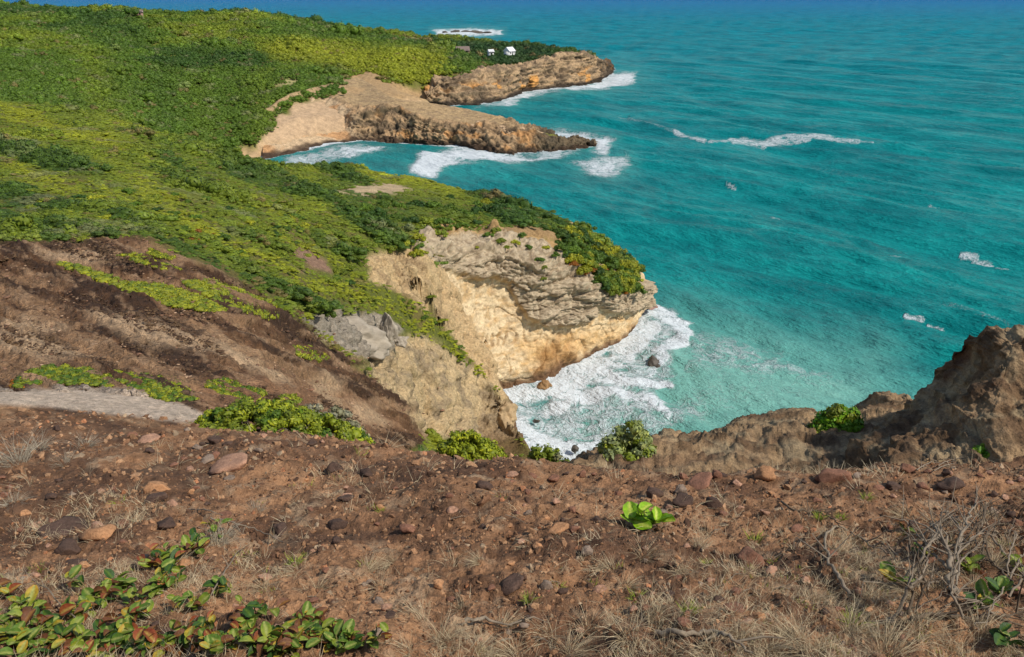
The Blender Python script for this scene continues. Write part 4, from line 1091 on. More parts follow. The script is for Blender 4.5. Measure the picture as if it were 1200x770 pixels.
# ------------------------------------------------------------------ rock outcrops at the cliff edge
def outcrop(name, label, us, base_v, base_y, top_v, top_y, mids, seed, amp=0.13, back=3.0):
    rows = []
    low = [PY(a, b + 22, y - 0.25) - np.array([0, 0, 0.15]) for a, b, y in zip(us, base_v, base_y)]
    bs = [PY(a, b, y) for a, b, y in zip(us, base_v, base_y)]
    tp = [PY(a, b, y) for a, b, y in zip(us, top_v, top_y)]
    rows = [low, bs]
    for f_, fy in mids:
        rows.append([np.array([p[0] * (1 - f_) + q[0] * f_, p[1] * (1 - fy) + q[1] * fy, p[2] * (1 - f_) + q[2] * f_]) for p, q in zip(bs, tp)])
    rows.append(tp)
    rows.append([q + np.array([0.05, 0.7, -0.25]) for q in tp])
    rows.append([q + np.array([0.3, 1.7, -1.8]) for q in tp])
    rows.append([q + np.array([0.5, 2.2, -back - 2]) for q in tp])
    P = loft(rows, 330, 190)
    X, Y, Z = P[..., 0], P[..., 1], P[..., 2]
    N = grid_normals(P)
    if N[..., 1].mean() > 0: N = -N
    s_ = seed * 3.1
    blk = blocks(X * 1.6 + s_, Y * 0.9, Z * 1.8 + 0.4 * X, 2)
    cr = ridged3(X * 0.7 + s_, Y * 0.4, Z * 0.9 + 0.5 * X, 5) - 0.55
    kn = np.abs(fbm3(X * 4 + s_, Y * 4, Z * 5, 4, 0.6))
    d = amp * (0.6 * cr + 0.5 * blk + 0.6 * fbm3(X * 0.8, Y * 0.8 + s_, Z * 0.8, 3) + 0.3 * fbm3(X * 4, Y * 4 + s_, Z * 4, 3)) + 0.03 * (0.4 - kn) * 2
    P2 = P + N * d[..., None]
    c = lerp(np.broadcast_to(srgb(160, 132, 98), P.shape), srgb(110, 86, 62), sst(-0.2, 0.4, fbm3(X * 1.5, Y * 1.5, Z * 1.5 + s_, 4)))
    c = lerp(c, srgb(160, 140, 108), sst(0.1, 0.5, fbm3(X * 2.4 + 8, Y * 2.4, Z * 2.4 + s_, 4)) * 0.8)
    c = lerp(c, srgb(76, 60, 46), sst(0.3, 0.7, kn) * 0.6)
    c = lerp(c, srgb(96, 64, 48), sst(0.2, 0.6, fbm3(X * 0.9, Y * 0.9 + 5, Z * 0.9, 3)) * 0.5)
    o = grid_obj(name, P2, M_ROCKN, c)
    return tag(o, label, 'rock')
outcrop('rock_ridge', 'low brown craggy rock ridge at the cliff edge with a bush in its saddle', [640, 690, 740, 790, 830, 860, 890, 930, 965, 985, 1018, 1048, 1070, 1100, 1135],
        [575, 562, 562, 562, 564, 566, 566, 566, 564, 562, 560, 560, 560, 560, 560], [6.6] * 15, [595, 560, 542, 527, 526, 516, 502, 493, 491, 506, 498, 474, 478, 486, 492],
        [8.2, 8.6, 8.8, 9.2, 9.6, 10, 10.4, 10.6, 10.4, 9.8, 9.9, 9.9, 9.8, 9.4, 9.2], [(0.25, 0.45), (0.5, 0.7), (0.78, 0.88)], 1)
outcrop('rock_outcrop', 'tall dark craggy rock outcrop rising at the cliff edge', [985, 1030, 1065, 1100, 1130, 1148, 1162, 1185, 1230, 1290, 1370, 1460],
        [580, 558, 556, 556, 554, 552, 550, 548, 544, 540, 535, 530], [5.8, 5.7, 5.7, 5.7, 5.7, 5.7, 5.7, 5.6, 5.6, 5.6, 5.6, 5.6], [592, 545, 512, 482, 456, 434, 412, 396, 391, 396, 402, 420],
        [6.3, 6.5, 6.9, 7.1, 7.1, 7.0, 6.9, 6.8, 6.8, 6.8, 6.8, 6.8], [(0.25, 0.45), (0.55, 0.7), (0.85, 0.9)], 2, 0.11)

# ------------------------------------------------------------------ rocks in the surf, reef, houses
def rock_mesh(name, seed, sub=3, flat=0.75, amp=0.35, freq=1.2, mat=None, facet=0.5):
    import bmesh
    bm = bmesh.new(); bmesh.ops.create_icosphere(bm, subdivisions=sub, radius=1.0)
    co = np.array([v_.co[:] for v_ in bm.verts]); r_ = np.random.default_rng(seed)
    for k in range(11):                                     # chop flat facets
        nrm = rand_unit(r_, 1)[0]; h_ = r_.uniform(0.5, 0.85); q = co @ nrm
        co = co - np.where(q > h_, (q - h_) * min(1.0, facet * 1.35), 0)[:, None] * nrm
    o_ = seed * 3.7
    co = co * (1 + amp * 0.5 * fbm3(co[:, 0] * freq + o_, co[:, 1] * freq, co[:, 2] * freq, 3))[:, None]
    co[:, 2] *= flat
    co *= r_.uniform(0.8, 1.2, 3) * np.array([1.1, 0.95, 1])
    fs = np.array([[v_.index for v_ in f.verts] for f in bm.faces]); bm.free()
    return mesh_np(name, co, fs, mat, True)
M_WET = mat_plain('wet_rock', srgb(88, 80, 70), 0.55, 0.4, 3, 0.1)
M_WETB = mat_plain('wet_brown_rock', srgb(150, 116, 78), 0.7, 0.35, 3, 0.1)
def sea_rock(u, v, wpx, hpx, label, mat, seed, name='sea_rock', crag=0.7):
    p = PZ(u, v); depth = p[1] * CP + CZ * SP
    o = link(bpy.data.objects.new(name, rock_mesh(name, seed, 4, 1.0, crag, 1.6, mat, 0.6)))
    o.location = (p[0], p[1], -0.1); w_ = wpx / F * depth * 0.5; h_ = hpx / F * depth * 0.95
    o.scale = (w_, w_ * 0.8, h_); o.rotation_euler = (0.1, 0.1, seed)
    return tag(o, label, 'rock')
sea_rock(768, 430, 25, 12, 'jagged dark rock standing in the white surf off the headland', M_WET, 5, 'sea_stack', 0.6)
sea_rock(638, 452, 15, 13, 'rounded tan boulder at the foot of the headland cliff', M_WETB, 6)
sea_rock(762, 360, 16, 5, 'flat pinkish rock washed by surf behind the headland tip', mat_plain('pink_rock', srgb(150, 116, 104), 0.6, 0.3, 3, 0.1), 7)
sea_rock(673, 526, 13, 5, 'small dark rock nearly awash in the inlet foam', M_WET, 8)
sea_rock(629, 493, 7, 3, 'tiny dark rock awash near the gully mouth', M_WET, 9)
for i, (u_, w_, h_) in enumerate([(534, 20, 2.2), (548, 22, 3.0), (560, 16, 2.4), (522, 9, 1.6), (571, 10, 1.5)]):
    sea_rock(u_, 38.2, w_, h_, 'low dark reef rock in the far ring of white surf', M_WET, 30 + i, 'reef_rock')['group'] = 'rocks of the far reef'

def box(V, Fc, x0, x1, y0, y1, z0, z1):
    b = len(V)
    V += [(x0, y0, z0), (x1, y0, z0), (x1, y1, z0), (x0, y1, z0), (x0, y0, z1), (x1, y0, z1), (x1, y1, z1), (x0, y1, z1)]
    Fc += [(b, b + 3, b + 2, b + 1), (b + 4, b + 5, b + 6, b + 7), (b, b + 1, b + 5, b + 4), (b + 1, b + 2, b + 6, b + 5), (b + 2, b + 3, b + 7, b + 6), (b + 3, b, b + 4, b + 7)]
M_WALL = mat_plain('white_wall', (0.78, 0.77, 0.74), 0.8, 0.08, 1, 0)
M_WALLB = mat_plain('brown_wall', srgb(150, 120, 105), 0.85, 0.15, 1, 0)
M_ROOFW = mat_plain('pale_roof', (0.72, 0.71, 0.70), 0.6, 0.08, 2, 0)
M_ROOFB = mat_plain('brown_roof', srgb(122, 106, 98), 0.8, 0.2, 2, 0)
M_PANE = mat_plain('dark_pane', (0.03, 0.04, 0.05), 0.15, 0.1, 1, 0)
def house(u, v, y, w_, d_, h_, rh, wall, roof, label, rz, lift=0.0):
    p = PY(u, v, y); p[2] = float(ground(p[:1], p[1:2])[0]) + lift
    root = link(bpy.data.objects.new('house', None)); root.location = p; root.rotation_euler = (0, 0, rz); tag(root, label, 'house')
    V, Fc = [], []; box(V, Fc, -w_ / 2, w_ / 2, -d_ / 2, d_ / 2, -3.5, h_)
    link(bpy.data.objects.new('wall', mesh_np('wall', V, Fc, wall, False)), root)
    e = 0.4; a, b = w_ / 2 + e, d_ / 2 + e
    V = [(-a, -b, h_ + .01), (a, -b, h_ + .01), (a, b, h_ + .01), (-a, b, h_ + .01), (-a, 0, h_ + rh), (a, 0, h_ + rh), (-a, -b, h_ - .15), (a, -b, h_ - .15), (a, b, h_ - .15), (-a, b, h_ - .15)]
    Fc = [(0, 1, 5, 4), (2, 3, 4, 5), (3, 0, 4, 4), (1, 2, 5, 5), (6, 7, 1, 0), (7, 8, 2, 1), (8, 9, 3, 2), (9, 6, 0, 3)]
    me = bpy.data.meshes.new('roof'); me.from_pydata([tuple(q) for q in V], [], [tuple(dict.fromkeys(f)) for f in Fc]); me.materials.append(roof)
    link(bpy.data.objects.new('roof', me), root)
    for k in (-1, 0, 1):
        V, Fc = [], []; box(V, Fc, k * w_ * 0.3 - 0.5, k * w_ * 0.3 + 0.5, -d_ / 2 - 0.06, -d_ / 2 - 0.003, 0.9 if k else 0.0, 2.3)
        link(bpy.data.objects.new('window' if k else 'door', mesh_np('pane', V, Fc, M_PANE, False)), root)
house(597, 56, 528, 5.4, 4.6, 2.4, 2.4, M_WALL, M_ROOFW, 'white gabled house among trees on the far headland', 0.9, 1.4)
house(575, 57, 532, 3.0, 3.0, 1.8, 1.4, M_WALL, M_ROOFW, 'small white hut beside the dark trees on the far headland', 0.4, 1.4)
house(542, 55, 540, 8, 6, 1.8, 2.4, M_WALLB, M_ROOFB, 'brownish house with broad roof on the far headland', 0.2, 1.2)
house(163, 9, 600, 3.6, 3.2, 1.6, 1.6, M_WALLB, M_ROOFB, 'tiny pale house on the skyline of the far green hill', 0.3, 2.0)

# grey boulders in the gully flank
M_GREYB = mat_plain('grey_boulder_rock', srgb(160, 148, 130), 0.9, 0.45, 2.2, 0.12)
M_TANB = mat_plain('tan_rock', srgb(168, 142, 106), 0.9, 0.45, 2.2, 0.12)
def boulder(u, v, y, wpx, hpx, dpx, label, seed, rz=0.0, tilt=0.0, crag=0.6, mat=None):
    p = PY(u, v, y); mpp = (p[1] * CP - (p[2] - CZ) * SP) / F
    o = link(bpy.data.objects.new('boulder', rock_mesh('boulder', seed, 5, 1.0, crag, 1.5, mat or M_GREYB, 0.7)))
    o.location = p; o.scale = (wpx * mpp / 2, dpx * mpp / 2, hpx * mpp / 2); o.rotation_euler = (0.0, tilt, rz)
    return tag(o, label, 'boulder')
boulder(415, 393, 66, 100, 46, 70, 'massive smooth grey boulder bedded in the gully flank', 71, 0.2, 0.32)
boulder(455, 385, 70, 22, 40, 24, 'upright grey rock pinnacle beside the massive boulder', 72, 0.5, 0.1)
boulder(470, 400, 72, 20, 18, 20, 'dark-cracked small boulder under the grey pinnacle', 73, 1.1, 0.2)
boulder(590, 487, 94, 34, 36, 40, 'rough tan rock toe where the gully flank meets the surf', 75, 0.2, 0.4, 0.9, M_TANB)
boulder(420, 476, 52, 20, 14, 16, 'pale pinkish boulder on the reddish run-off soil', 77, 0.3, 0.1)

# ------------------------------------------------------------------ foreground: stones, gravel, dry grass, plants, dead wood
def mat_stone(name, mode):
    m, t, b = nodes(name)
    if mode == 'inst':
        a = nd(t, 'ShaderNodeAttribute', attribute_name='tint'); a.attribute_type = 'INSTANCER'; c0 = a.outputs['Color']
    else: c0 = nd(t, 'ShaderNodeObjectInfo').outputs['Color']
    co = nd(t, 'ShaderNodeTexCoord').outputs['Object']
    pos = nd(t, 'ShaderNodeNewGeometry').outputs['Position']
    f1 = noise(t, co, 1.6, 5, 0.65); f2 = noise(t, pos, 90.0, 4, 0.7)
    c = mix(t, 1.0, c0, ramp(t, f1, [(0.25, (0.5, 0.48, 0.46)), (0.5, (1, 1, 1)), (0.8, (1.4, 1.32, 1.25))]), 'MULTIPLY')
    c = mix(t, 1.0, c, ramp(t, f2, [(0.25, (0.6,) * 3), (0.75, (1.35,) * 3)]), 'MULTIPLY')
    t.links.new(c, b.inputs['Base Color']); b.inputs['Roughness'].default_value = 0.92; b.inputs['Specular IOR Level'].default_value = 0.2
    bump(t, b, mth(t, 'ADD', f2, mth(t, 'MULTIPLY', f1, 0.5)), 0.8, 0.008)
    return m
MS_I, MS_O = mat_stone('gravel_stone', 'inst'), mat_stone('loose_stone', 'obj')
PEB = [rock_mesh('pebble', 100 + i, 1, 0.7, 0.7, 1.2, MS_I, 0.7) for i in range(6)]
for me in PEB: me.polygons.foreach_set('use_smooth', np.zeros(len(me.polygons), bool))
STO = [rock_mesh('stone_shape', 120 + i, 3, (0.6, 0.75, 0.5, 0.7, 0.65, 0.55)[i], 0.55, 1.3, MS_O, 0.75) for i in range(6)]
SC = {'dark': srgb(84, 66, 56), 'red': srgb(132, 94, 74), 'orange': srgb(178, 132, 94), 'pink': srgb(166, 128, 104), 'grey': srgb(136, 118, 102), 'tan': srgb(170, 142, 110)}
r = np.random.default_rng(5)
def slope_pts(n_, y0=1.75, y1=8.5, t0=-0.95, t1=0.95):
    y = np.exp(r.uniform(math.log(y0), math.log(y1), n_)); x = r.uniform(t0, t1, n_) * y
    return x, y
n_ = 62000
x, y = slope_pts(n_)
z = ground(x, y)
cl = fbm2(x * 1.3, y * 1.3, 3)
ok = r.uniform(0, 1, n_) < 0.35 + 0.65 * sst(-0.3, 0.4, cl)
x, y, z = x[ok], y[ok], z[ok]; n_ = len(x)
px = np.exp(r.normal(math.log(2.9), 0.6, n_)).clip(0.9, 12)
px = np.where(r.uniform(0, 1, n_) < 0.02, r.uniform(6, 13, n_), px)
s = px / F * y * 1.25 * 0.6
pal = np.array([srgb(146, 110, 80), srgb(162, 126, 94), srgb(122, 90, 66), srgb(94, 70, 54), srgb(166, 118, 82), srgb(156, 134, 108)])
pal[4] = srgb(166, 114, 80)
ti = pal[r.choice(6, n_, p=[.32, .18, .26, .14, .03, .07])] * r.uniform(0.75, 1.25, (n_, 1))
o = scatter_object('gravel', PEB, np.stack([x, y, z - s * 0.28], 1), r.uniform(0, 6.28, (n_, 3)), s[:, None] * r.uniform(0.7, 1.3, (n_, 3)), r.integers(0, 6, n_), ti)
tag(o, 'loose brown and reddish gravel strewn over the bare foreground soil', 'gravel')

sn = [0]
def stone(u, v, wpx, hpx, kind, label, group=None, sink=0.6, cat='stone'):
    p = hit(u, v, 1.5, 12.0, 500)
    depth = p[1] * CP - (p[2] - CZ) * SP
    w_ = wpx / F * depth / 2; h_ = hpx / F * depth / 2
    me = STO[sn[0] % 6]; sn[0] += 1
    o = link(bpy.data.objects.new('stone', me))
    zs = h_ * 1.45
    o.location = (p[0], p[1], p[2] + h_ * (0.75 - sink)); o.scale = (w_, w_ * random.uniform(0.7, 0.95), zs)
    o.rotation_euler = (random.uniform(-.25, .25), random.uniform(-.25, .25), random.choice([0, math.pi]) + random.uniform(-.5, .5))
    c = SC[kind] * random.uniform(0.88, 1.12); o.color = (*[float(q) for q in c], 1)
    return tag(o, label, cat, group)
for a in [
    (270, 548, 44, 24, 'pink', 'large flat-topped pinkish-brown stone lying alone below the bright cushion bush'),
    (182, 575, 36, 20, 'orange', 'orange-tan stone resting against a dark one above the leafy plants'),
    (180, 589, 30, 15, 'dark', 'dark stone wedged under the orange-tan stone'),
    (203, 592, 20, 17, 'pink', 'small brown stone touching the dark wedged one'),
    (117, 628, 46, 24, 'orange', 'wide peach-coloured stone beside a small dark red one'),
    (143, 617, 19, 16, 'red', 'dark red round stone beside the wide peach stone'),
    (75, 626, 46, 24, 'dark', 'broad nearly black stone among the brown soil'),
    (78, 646, 32, 18, 'dark', 'black angular stone below the broad dark one'),
    (92, 662, 32, 16, 'dark', 'black stone just above the yellow-tipped leaves'),
    (195, 617, 36, 18, 'dark', 'dark flat stone above the top of the leafy sprigs'),
    (30, 605, 15, 11, 'orange', 'small round orange stone near the grey grass'),
    (245, 541, 22, 14, 'grey', 'grey-brown stone next to the large pinkish one'),
    (175, 517, 22, 13, 'pink', 'pink stone on the soil below the pale slab'),
    (395, 618, 28, 16, 'dark', 'smooth dark oval stone alone on open soil'),
    (480, 622, 24, 15, 'red', 'reddish stone with a dark underside on open soil'),
    (330, 622, 28, 18, 'dark', 'dark stone beside the forked dead twig'),
    (225, 580, 10, 8, 'orange', 'tiny bright orange stone near the brown touching stones'),
    (360, 565, 9, 7, 'orange', 'tiny orange stone on open gravel'),
    (655, 623, 25, 20, 'orange', 'rounded orange-tan stone in the middle of the slope'),
    (640, 608, 12, 9, 'orange', 'little orange stone above the rounded orange-tan one'),
    (672, 624, 13, 10, 'red', 'little reddish stone beside the rounded orange-tan one'),
    (880, 662, 48, 40, 'red', 'big angular red-brown stone with a green tuft behind it'),
    (905, 675, 26, 20, 'pink', 'pinkish stone leaning on the big angular red-brown one'),
    (765, 582, 26, 19, 'dark', 'dark stone right behind the lone bright-leaved plant'),
    (820, 567, 34, 16, 'red', 'dark red slanting stone at the soil edge'),
    (898, 557, 28, 20, 'orange', 'orange-brown block at the soil edge under the ridge'),
    (972, 562, 44, 24, 'red', 'large brown stone with a green sprout on the soil edge'),
    (1062, 552, 26, 20, 'red', 'brown stone where the soil meets the tall outcrop'),
    (1115, 570, 40, 20, 'dark', 'long dark stone below the tall outcrop'),
    (1045, 572, 22, 14, 'dark', 'dark stone in the rubble below the ridge'),
    (600, 692, 28, 22, 'dark', 'dark stone half buried in the small washed-out hollow'),
    (640, 690, 20, 18, 'grey', 'grey stone at the edge of the washed-out hollow'),
    (570, 572, 22, 15, 'dark', 'dark flat stone on the smooth upper soil'),
    (430, 556, 24, 15, 'dark', 'dark stone on the upper soil below the low cushion bush'),
    (392, 552, 22, 18, 'dark', 'blackish lump on the upper soil near the bright cushion bush'),
    (513, 688, 18, 14, 'orange', 'orange clod among the dry grass wisps'),
    (800, 590, 26, 22, 'dark', 'dark purplish stone beside the lone bright-leaved plant'),
    (835, 592, 24, 20, 'dark', 'purple-brown stone in the rubble behind the red-brown block'),
    (745, 602, 20, 16, 'dark', 'dark stone at the foot of the lone bright-leaved plant'),
    (700, 612, 20, 14, 'dark', 'dark stone on the slope beside the lone plant'),
    (955, 545, 18, 22, 'tan', 'pale pointed rock standing under the ridge'),
    (800, 735, 24, 16, 'red', 'red clod beside the small bright succulent'),
    (860, 715, 22, 16, 'red', 'reddish clod below the big angular stone'),
    (890, 725, 18, 14, 'orange', 'orange clod next to the dry grass'),
    (1000, 545, 20, 14, 'red', 'small red-brown stone at the foot of the ridge'),
    (630, 640, 16, 11, 'orange', 'orange pebble above the washed-out hollow'),
    (530, 600, 18, 12, 'pink', 'pinkish pebble on the smooth slope')]:
    stone(*a)
groups = {'dark': ('small dark brown stone scattered on the foreground soil', 'small dark stones'), 'red': ('small red-brown stone scattered on the foreground soil', 'small red-brown stones'),
          'orange': ('small orange stone scattered on the foreground soil', 'small orange stones'), 'pink': ('small pinkish stone scattered on the foreground soil', 'small pinkish stones'), 'grey': ('small grey stone scattered on the foreground soil', 'small grey stones')}
for k in range(220):
    u_ = random.uniform(0, 1200); v_ = random.uniform(505, 765)
    if u_ > 380 and v_ < 555: v_ += 50
    kd = random.choices(['dark', 'red', 'orange', 'pink', 'grey'], [3, 4, 0.8, 2.5, 1.2])[0]
    w_ = random.uniform(8, 18) * (0.8 if 420 < u_ < 740 and v_ < 640 else 1)
    stone(u_, v_, w_, w_ * random.uniform(0.55, 0.9), kd, groups[kd][0], groups[kd][1])

# --- grass
def mat_grass(name, c1, c2, inst=False):
    m, t, b = nodes(name)
    va = nd(t, 'ShaderNodeAttribute', attribute_name='var').outputs['Fac']
    t.links.new(ramp(t, va, [(0.0, c1), (1.0, c2)]), b.inputs['Base Color'])
    b.inputs['Roughness'].default_value = 0.8; b.inputs['Specular IOR Level'].default_value = 0.2
    return m
M_DRY = mat_grass('dry_grass', tuple(srgb(138, 118, 90)), tuple(srgb(214, 196, 160)))
M_GRYG = mat_grass('grey_grass', tuple(srgb(120, 110, 92)), tuple(srgb(190, 180, 158)))
M_GRNG = mat_grass('green_grass', tuple(srgb(88, 112, 34)), tuple(srgb(160, 168, 60)))
def tuft_mesh(name, seed, nb, L, spread, wid, mat, droop=0.6, comb=(0, 0), seg=4):
    r_ = np.random.default_rng(seed)
    V, Fc, var = [], [], []
    for i in range(nb):
        a = r_.uniform(0, 6.28); q = math.sqrt(r_.uniform(0, 1)) * spread
        p = np.array([math.cos(a) * q, math.sin(a) * q, -0.01])
        d_ = np.array([math.cos(a) * r_.uniform(0.1, 1.0) + comb[0] + r_.normal() * .25, math.sin(a) * r_.uniform(0.1, 1.0) + comb[1] + r_.normal() * .25, 1.0]); d_ /= np.linalg.norm(d_)
        l = L * r_.uniform(0.5, 1.15); s_ = np.cross(d_, (r_.normal(), r_.normal(), 0.1)); s_ /= np.linalg.norm(s_) + 1e-9
        b0 = len(V); vv = r_.uniform(0, 1)
        for k in range(seg + 1):
            f_ = k / seg; w_ = wid * (1 - f_ * 0.85) * r_.uniform(0.85, 1.15)
            V += [p + s_ * w_, p - s_ * w_]; var += [min(1, vv * 0.8 + f_ * 0.25)] * 2
            d_ = d_ + np.array([d_[0], d_[1], -0.35]) * droop / seg + r_.normal(size=3) * 0.10; d_ /= np.linalg.norm(d_)
            p = p + d_ * l / seg
        for k in range(seg): Fc.append((b0 + 2 * k, b0 + 2 * k + 1, b0 + 2 * k + 3, b0 + 2 * k + 2))
    return mesh_np(name, V, Fc, mat, True, {'var': var})
WISP = [tuft_mesh('wisp', 200 + i, 16, 0.085, 0.035, 0.0011, M_DRY, 1.1, (random.uniform(-.5, .5), random.uniform(-.5, .5)), 3) for i in range(4)] + [tuft_mesh('wisp', 210, 14, 0.05, 0.02, 0.0014, M_GRNG, 0.8, (0, 0), 3)]
n_ = 17000
x, y = slope_pts(n_, 1.75, 7.5)
u, v = proj(x, y, ground(x, y))
gd = fbm2(x * 0.9 + 20, y * 0.9, 4)
w = sst(-0.1, 0.5, gd) * 0.5 * sst(520, 600, v) + sst(0.0, 0.35, gd + 0.25) * sst(640, 720, v) * (0.5 + 0.5 * sst(380, 480, u)) + 0.45 * sst(900, 1050, u) * sst(590, 640, v)
w = w * (1 - 0.85 * pmask(u, v, [(430, 545), (760, 560), (740, 640), (560, 650), (430, 620)], 30))
ok = r.uniform(0, 1, n_) < np.clip(w * 0.68, 0.02, 0.75)
x, y = x[ok], y[ok]; z = ground(x, y); n_ = len(x)
s = r.uniform(0.6, 1.25, n_) * np.clip(y / 3.5, 0.8, 1.8)
idx = np.where(r.uniform(0, 1, n_) < 0.07, 4, r.integers(0, 4, n_))
o = scatter_object('dry_grass', WISP, np.stack([x, y, z], 1), np.stack([r.normal(0, .2, n_), r.normal(0, .2, n_), r.uniform(0, 6.28, n_)], 1), np.repeat(s[:, None], 3, 1), idx, np.ones((n_, 3)))
tag(o, 'pale dry grass wisps thinly covering the foreground soil', 'grass')
TUF = [tuft_mesh('blades', 230 + i, 150, 0.20, 0.05, 0.0013, M_DRY, 1.0, ((-.5, -.3), (.4, -.4), (-.1, -.6), (.6, .1))[i]) for i in range(4)]
TUFG = [tuft_mesh('blades', 240 + i, 130, 0.20, 0.06, 0.0014, M_GRYG, 0.9, ((-.2, .1), (.3, -.2))[i]) for i in range(2)]
TUFN = [tuft_mesh('blades', 250 + i, 60, 0.07, 0.02, 0.0022, M_GRNG, 0.7) for i in range(2)]
def tuft(u, v, wpx, mesh, label, group=None):
    p = hit(u, v, 1.5, 12.0, 500); depth = p[1] * CP - (p[2] - CZ) * SP
    o = link(bpy.data.objects.new('grass_tuft', mesh)); o.location = p - np.array([0, 0, 0.005])
    k = wpx / F * depth / (0.30 if mesh in TUF or mesh in TUFG else 0.11)
    o.scale = (k, k, k * random.uniform(0.85, 1.15)); o.rotation_euler = (0, 0, random.uniform(-.8, .8))
    return tag(o, label, 'grass tuft', group)
for i, (u_, v_, w_) in enumerate([(490, 728, 60), (520, 752, 66), (445, 690, 46), (432, 668, 40), (640, 745, 70), (690, 740, 66), (735, 750, 70), (770, 725, 56), (715, 668, 46), (755, 655, 46), (800, 672, 44), (735, 690, 44), (930, 748, 76), (1000, 742, 80), (955, 705, 56), (1040, 765, 80),
                                  (345, 672, 44), (372, 692, 44), (905, 765, 70), (590, 735, 44), (600, 768, 60), (1080, 742, 70), (1120, 765, 70), (820, 640, 36), (560, 660, 32), (670, 765, 60), (780, 768, 60), (1020, 700, 50), (1075, 700, 56), (310, 690, 46), (460, 660, 34), (1150, 610, 40), (1060, 605, 40), (985, 650, 40), (1180, 640, 44), (1150, 740, 60), (1185, 765, 60), (1100, 690, 50), (1140, 690, 46), (1165, 665, 44), (960, 765, 70), (870, 752, 50), (830, 765, 54), (560, 765, 56), (475, 765, 56), (1010, 665, 40), (540, 715, 36)]):
    tuft(u_, v_, w_, TUF[i % 4], 'straw-coloured dry grass tuft on the foreground slope', 'straw-coloured grass tufts')
for i, (u_, v_, w_) in enumerate([(20, 540, 60), (45, 525, 40), (255, 640, 44), (262, 628, 40), (300, 600, 30), (100, 525, 36), (75, 545, 30), (15, 590, 40), (12, 690, 44)]):
    tuft(u_, v_, w_, TUFG[i % 2], 'grey withered grass tuft on the soil above the leafy plants', 'grey grass tufts')
for u_, v_, w_, lb in [(807, 718, 26, 'bright green tuft beside the red clod'), (885, 634, 26, 'bright green tuft behind the big angular red-brown stone'), (828, 661, 16, 'small green tuft on bare soil above the dry grass'), (620, 704, 22, 'small green tuft in the washed-out hollow'),
                       (655, 690, 18, 'green tuft at the edge of the washed-out hollow'), (960, 607, 18, 'green tuft under the grey dead branches'), (1015, 585, 18, 'green tuft on rubble below the tall outcrop'), (968, 556, 12, 'green sprout on top of the large brown stone'),
                       (745, 702, 24, 'green tuft inside the pale dry grass below the lone plant'), (1000, 730, 34, 'dark green tuft within the tall dry grass'), (985, 610, 16, 'green tuft beside the curved dead branch'), (45, 668, 20, 'green sprig on the soil beside the black stones'),
                       (445, 600, 12, 'tiny green tuft on open soil'), (345, 660, 24, 'yellowish green tuft in grey twigs')]:
    tuft(u_, v_, w_, TUFN[int(u_) % 2], lb)

# --- broad-leaved plants: every leaf is a part
def leaf_mesh(name, seed, c_edge, c_mid, c_tip, curl):
    r_ = np.random.default_rng(seed)
    na, nb = 8, 5
    V, cc = [], []
    for i in range(na):
        f_ = i / (na - 1)
        w_ = 0.36 * math.sin(math.pi * min(1, f_ ** 0.8 * 0.93 + 0.04)) ** 0.7 * (0.75 + 0.35 * f_)
        for j in range(nb):
            g_ = (j / (nb - 1) - 0.5) * 2
            z_ = 0.10 * abs(g_) ** 1.5 * (1 + curl) * w_ / 0.3 - curl * 0.35 * (f_ - 0.3) ** 2 + 0.02 * r_.normal()
            V.append((g_ * w_ * (1 + 0.05 * r_.normal()), f_, z_))
            c = c_edge * (1 - f_) + c_tip * f_ if abs(g_) > 0.2 else c_mid
            cc.append(np.asarray(c) * r_.uniform(0.85, 1.15))
    return mesh_np(name, V, grid_faces(na, nb), M_LEAF, True, None, np.array(cc))
m, t, b = nodes('broad_leaf')
at = nd(t, 'ShaderNodeAttribute', attribute_name='col').outputs['Color']
co = nd(t, 'ShaderNodeTexCoord').outputs['Object']
f1 = noise(t, co, 5.0, 4, 0.65)
c = mix(t, 1.0, at, ramp(t, f1, [(0.3, (0.7, 0.72, 0.7)), (0.7, (1.25, 1.2, 1.2))]), 'MULTIPLY')
t.links.new(c, b.inputs['Base Color']); b.inputs['Roughness'].default_value = 0.5; b.inputs['Specular IOR Level'].default_value = 0.3
tr = nd(t, 'ShaderNodeBsdfTranslucent'); t.links.new(c, tr.inputs['Color']); ms = nd(t, 'ShaderNodeMixShader', Fac=0.2)
t.links.new(b.outputs[0], ms.inputs[1]); t.links.new(tr.outputs[0], ms.inputs[2])
t.links.new(ms.outputs[0], [q for q in t.nodes if q.type == 'OUTPUT_MATERIAL'][0].inputs['Surface'])
bump(t, b, f1, 0.4, 0.01)
M_LEAF = m
lg, ly, lb, ld, lo = srgb(88, 116, 36), srgb(144, 152, 46), srgb(118, 74, 42), srgb(56, 86, 36), srgb(178, 134, 44)
mid = srgb(156, 162, 84)
LEAVES = {'green': [leaf_mesh('leaf', 300 + i, lg, mid, lg, (0.2, 0.7, -0.3)[i]) for i in range(3)], 'lime': [leaf_mesh('leaf', 310 + i, ly, mid, lg, (0.2, 0.6)[i]) for i in range(2)],
          'dark': [leaf_mesh('leaf', 320 + i, ld, lg, ld, (0.2, 0.8)[i]) for i in range(2)], 'brown': [leaf_mesh('leaf', 330 + i, lb, srgb(140, 100, 50), srgb(96, 60, 38), (1.2, 1.6)[i]) for i in range(2)],
          'red': [leaf_mesh('leaf', 345, srgb(150, 84, 44), srgb(170, 140, 70), srgb(120, 54, 36), 0.9)], 'yellow': [leaf_mesh('leaf', 340, ly, mid, lo, 0.4)], 'bright': [leaf_mesh('leaf', 350 + i, srgb(140, 180, 30), srgb(196, 206, 90), srgb(120, 164, 24), (0.3, -0.2, 0.7)[i]) for i in range(3)]}
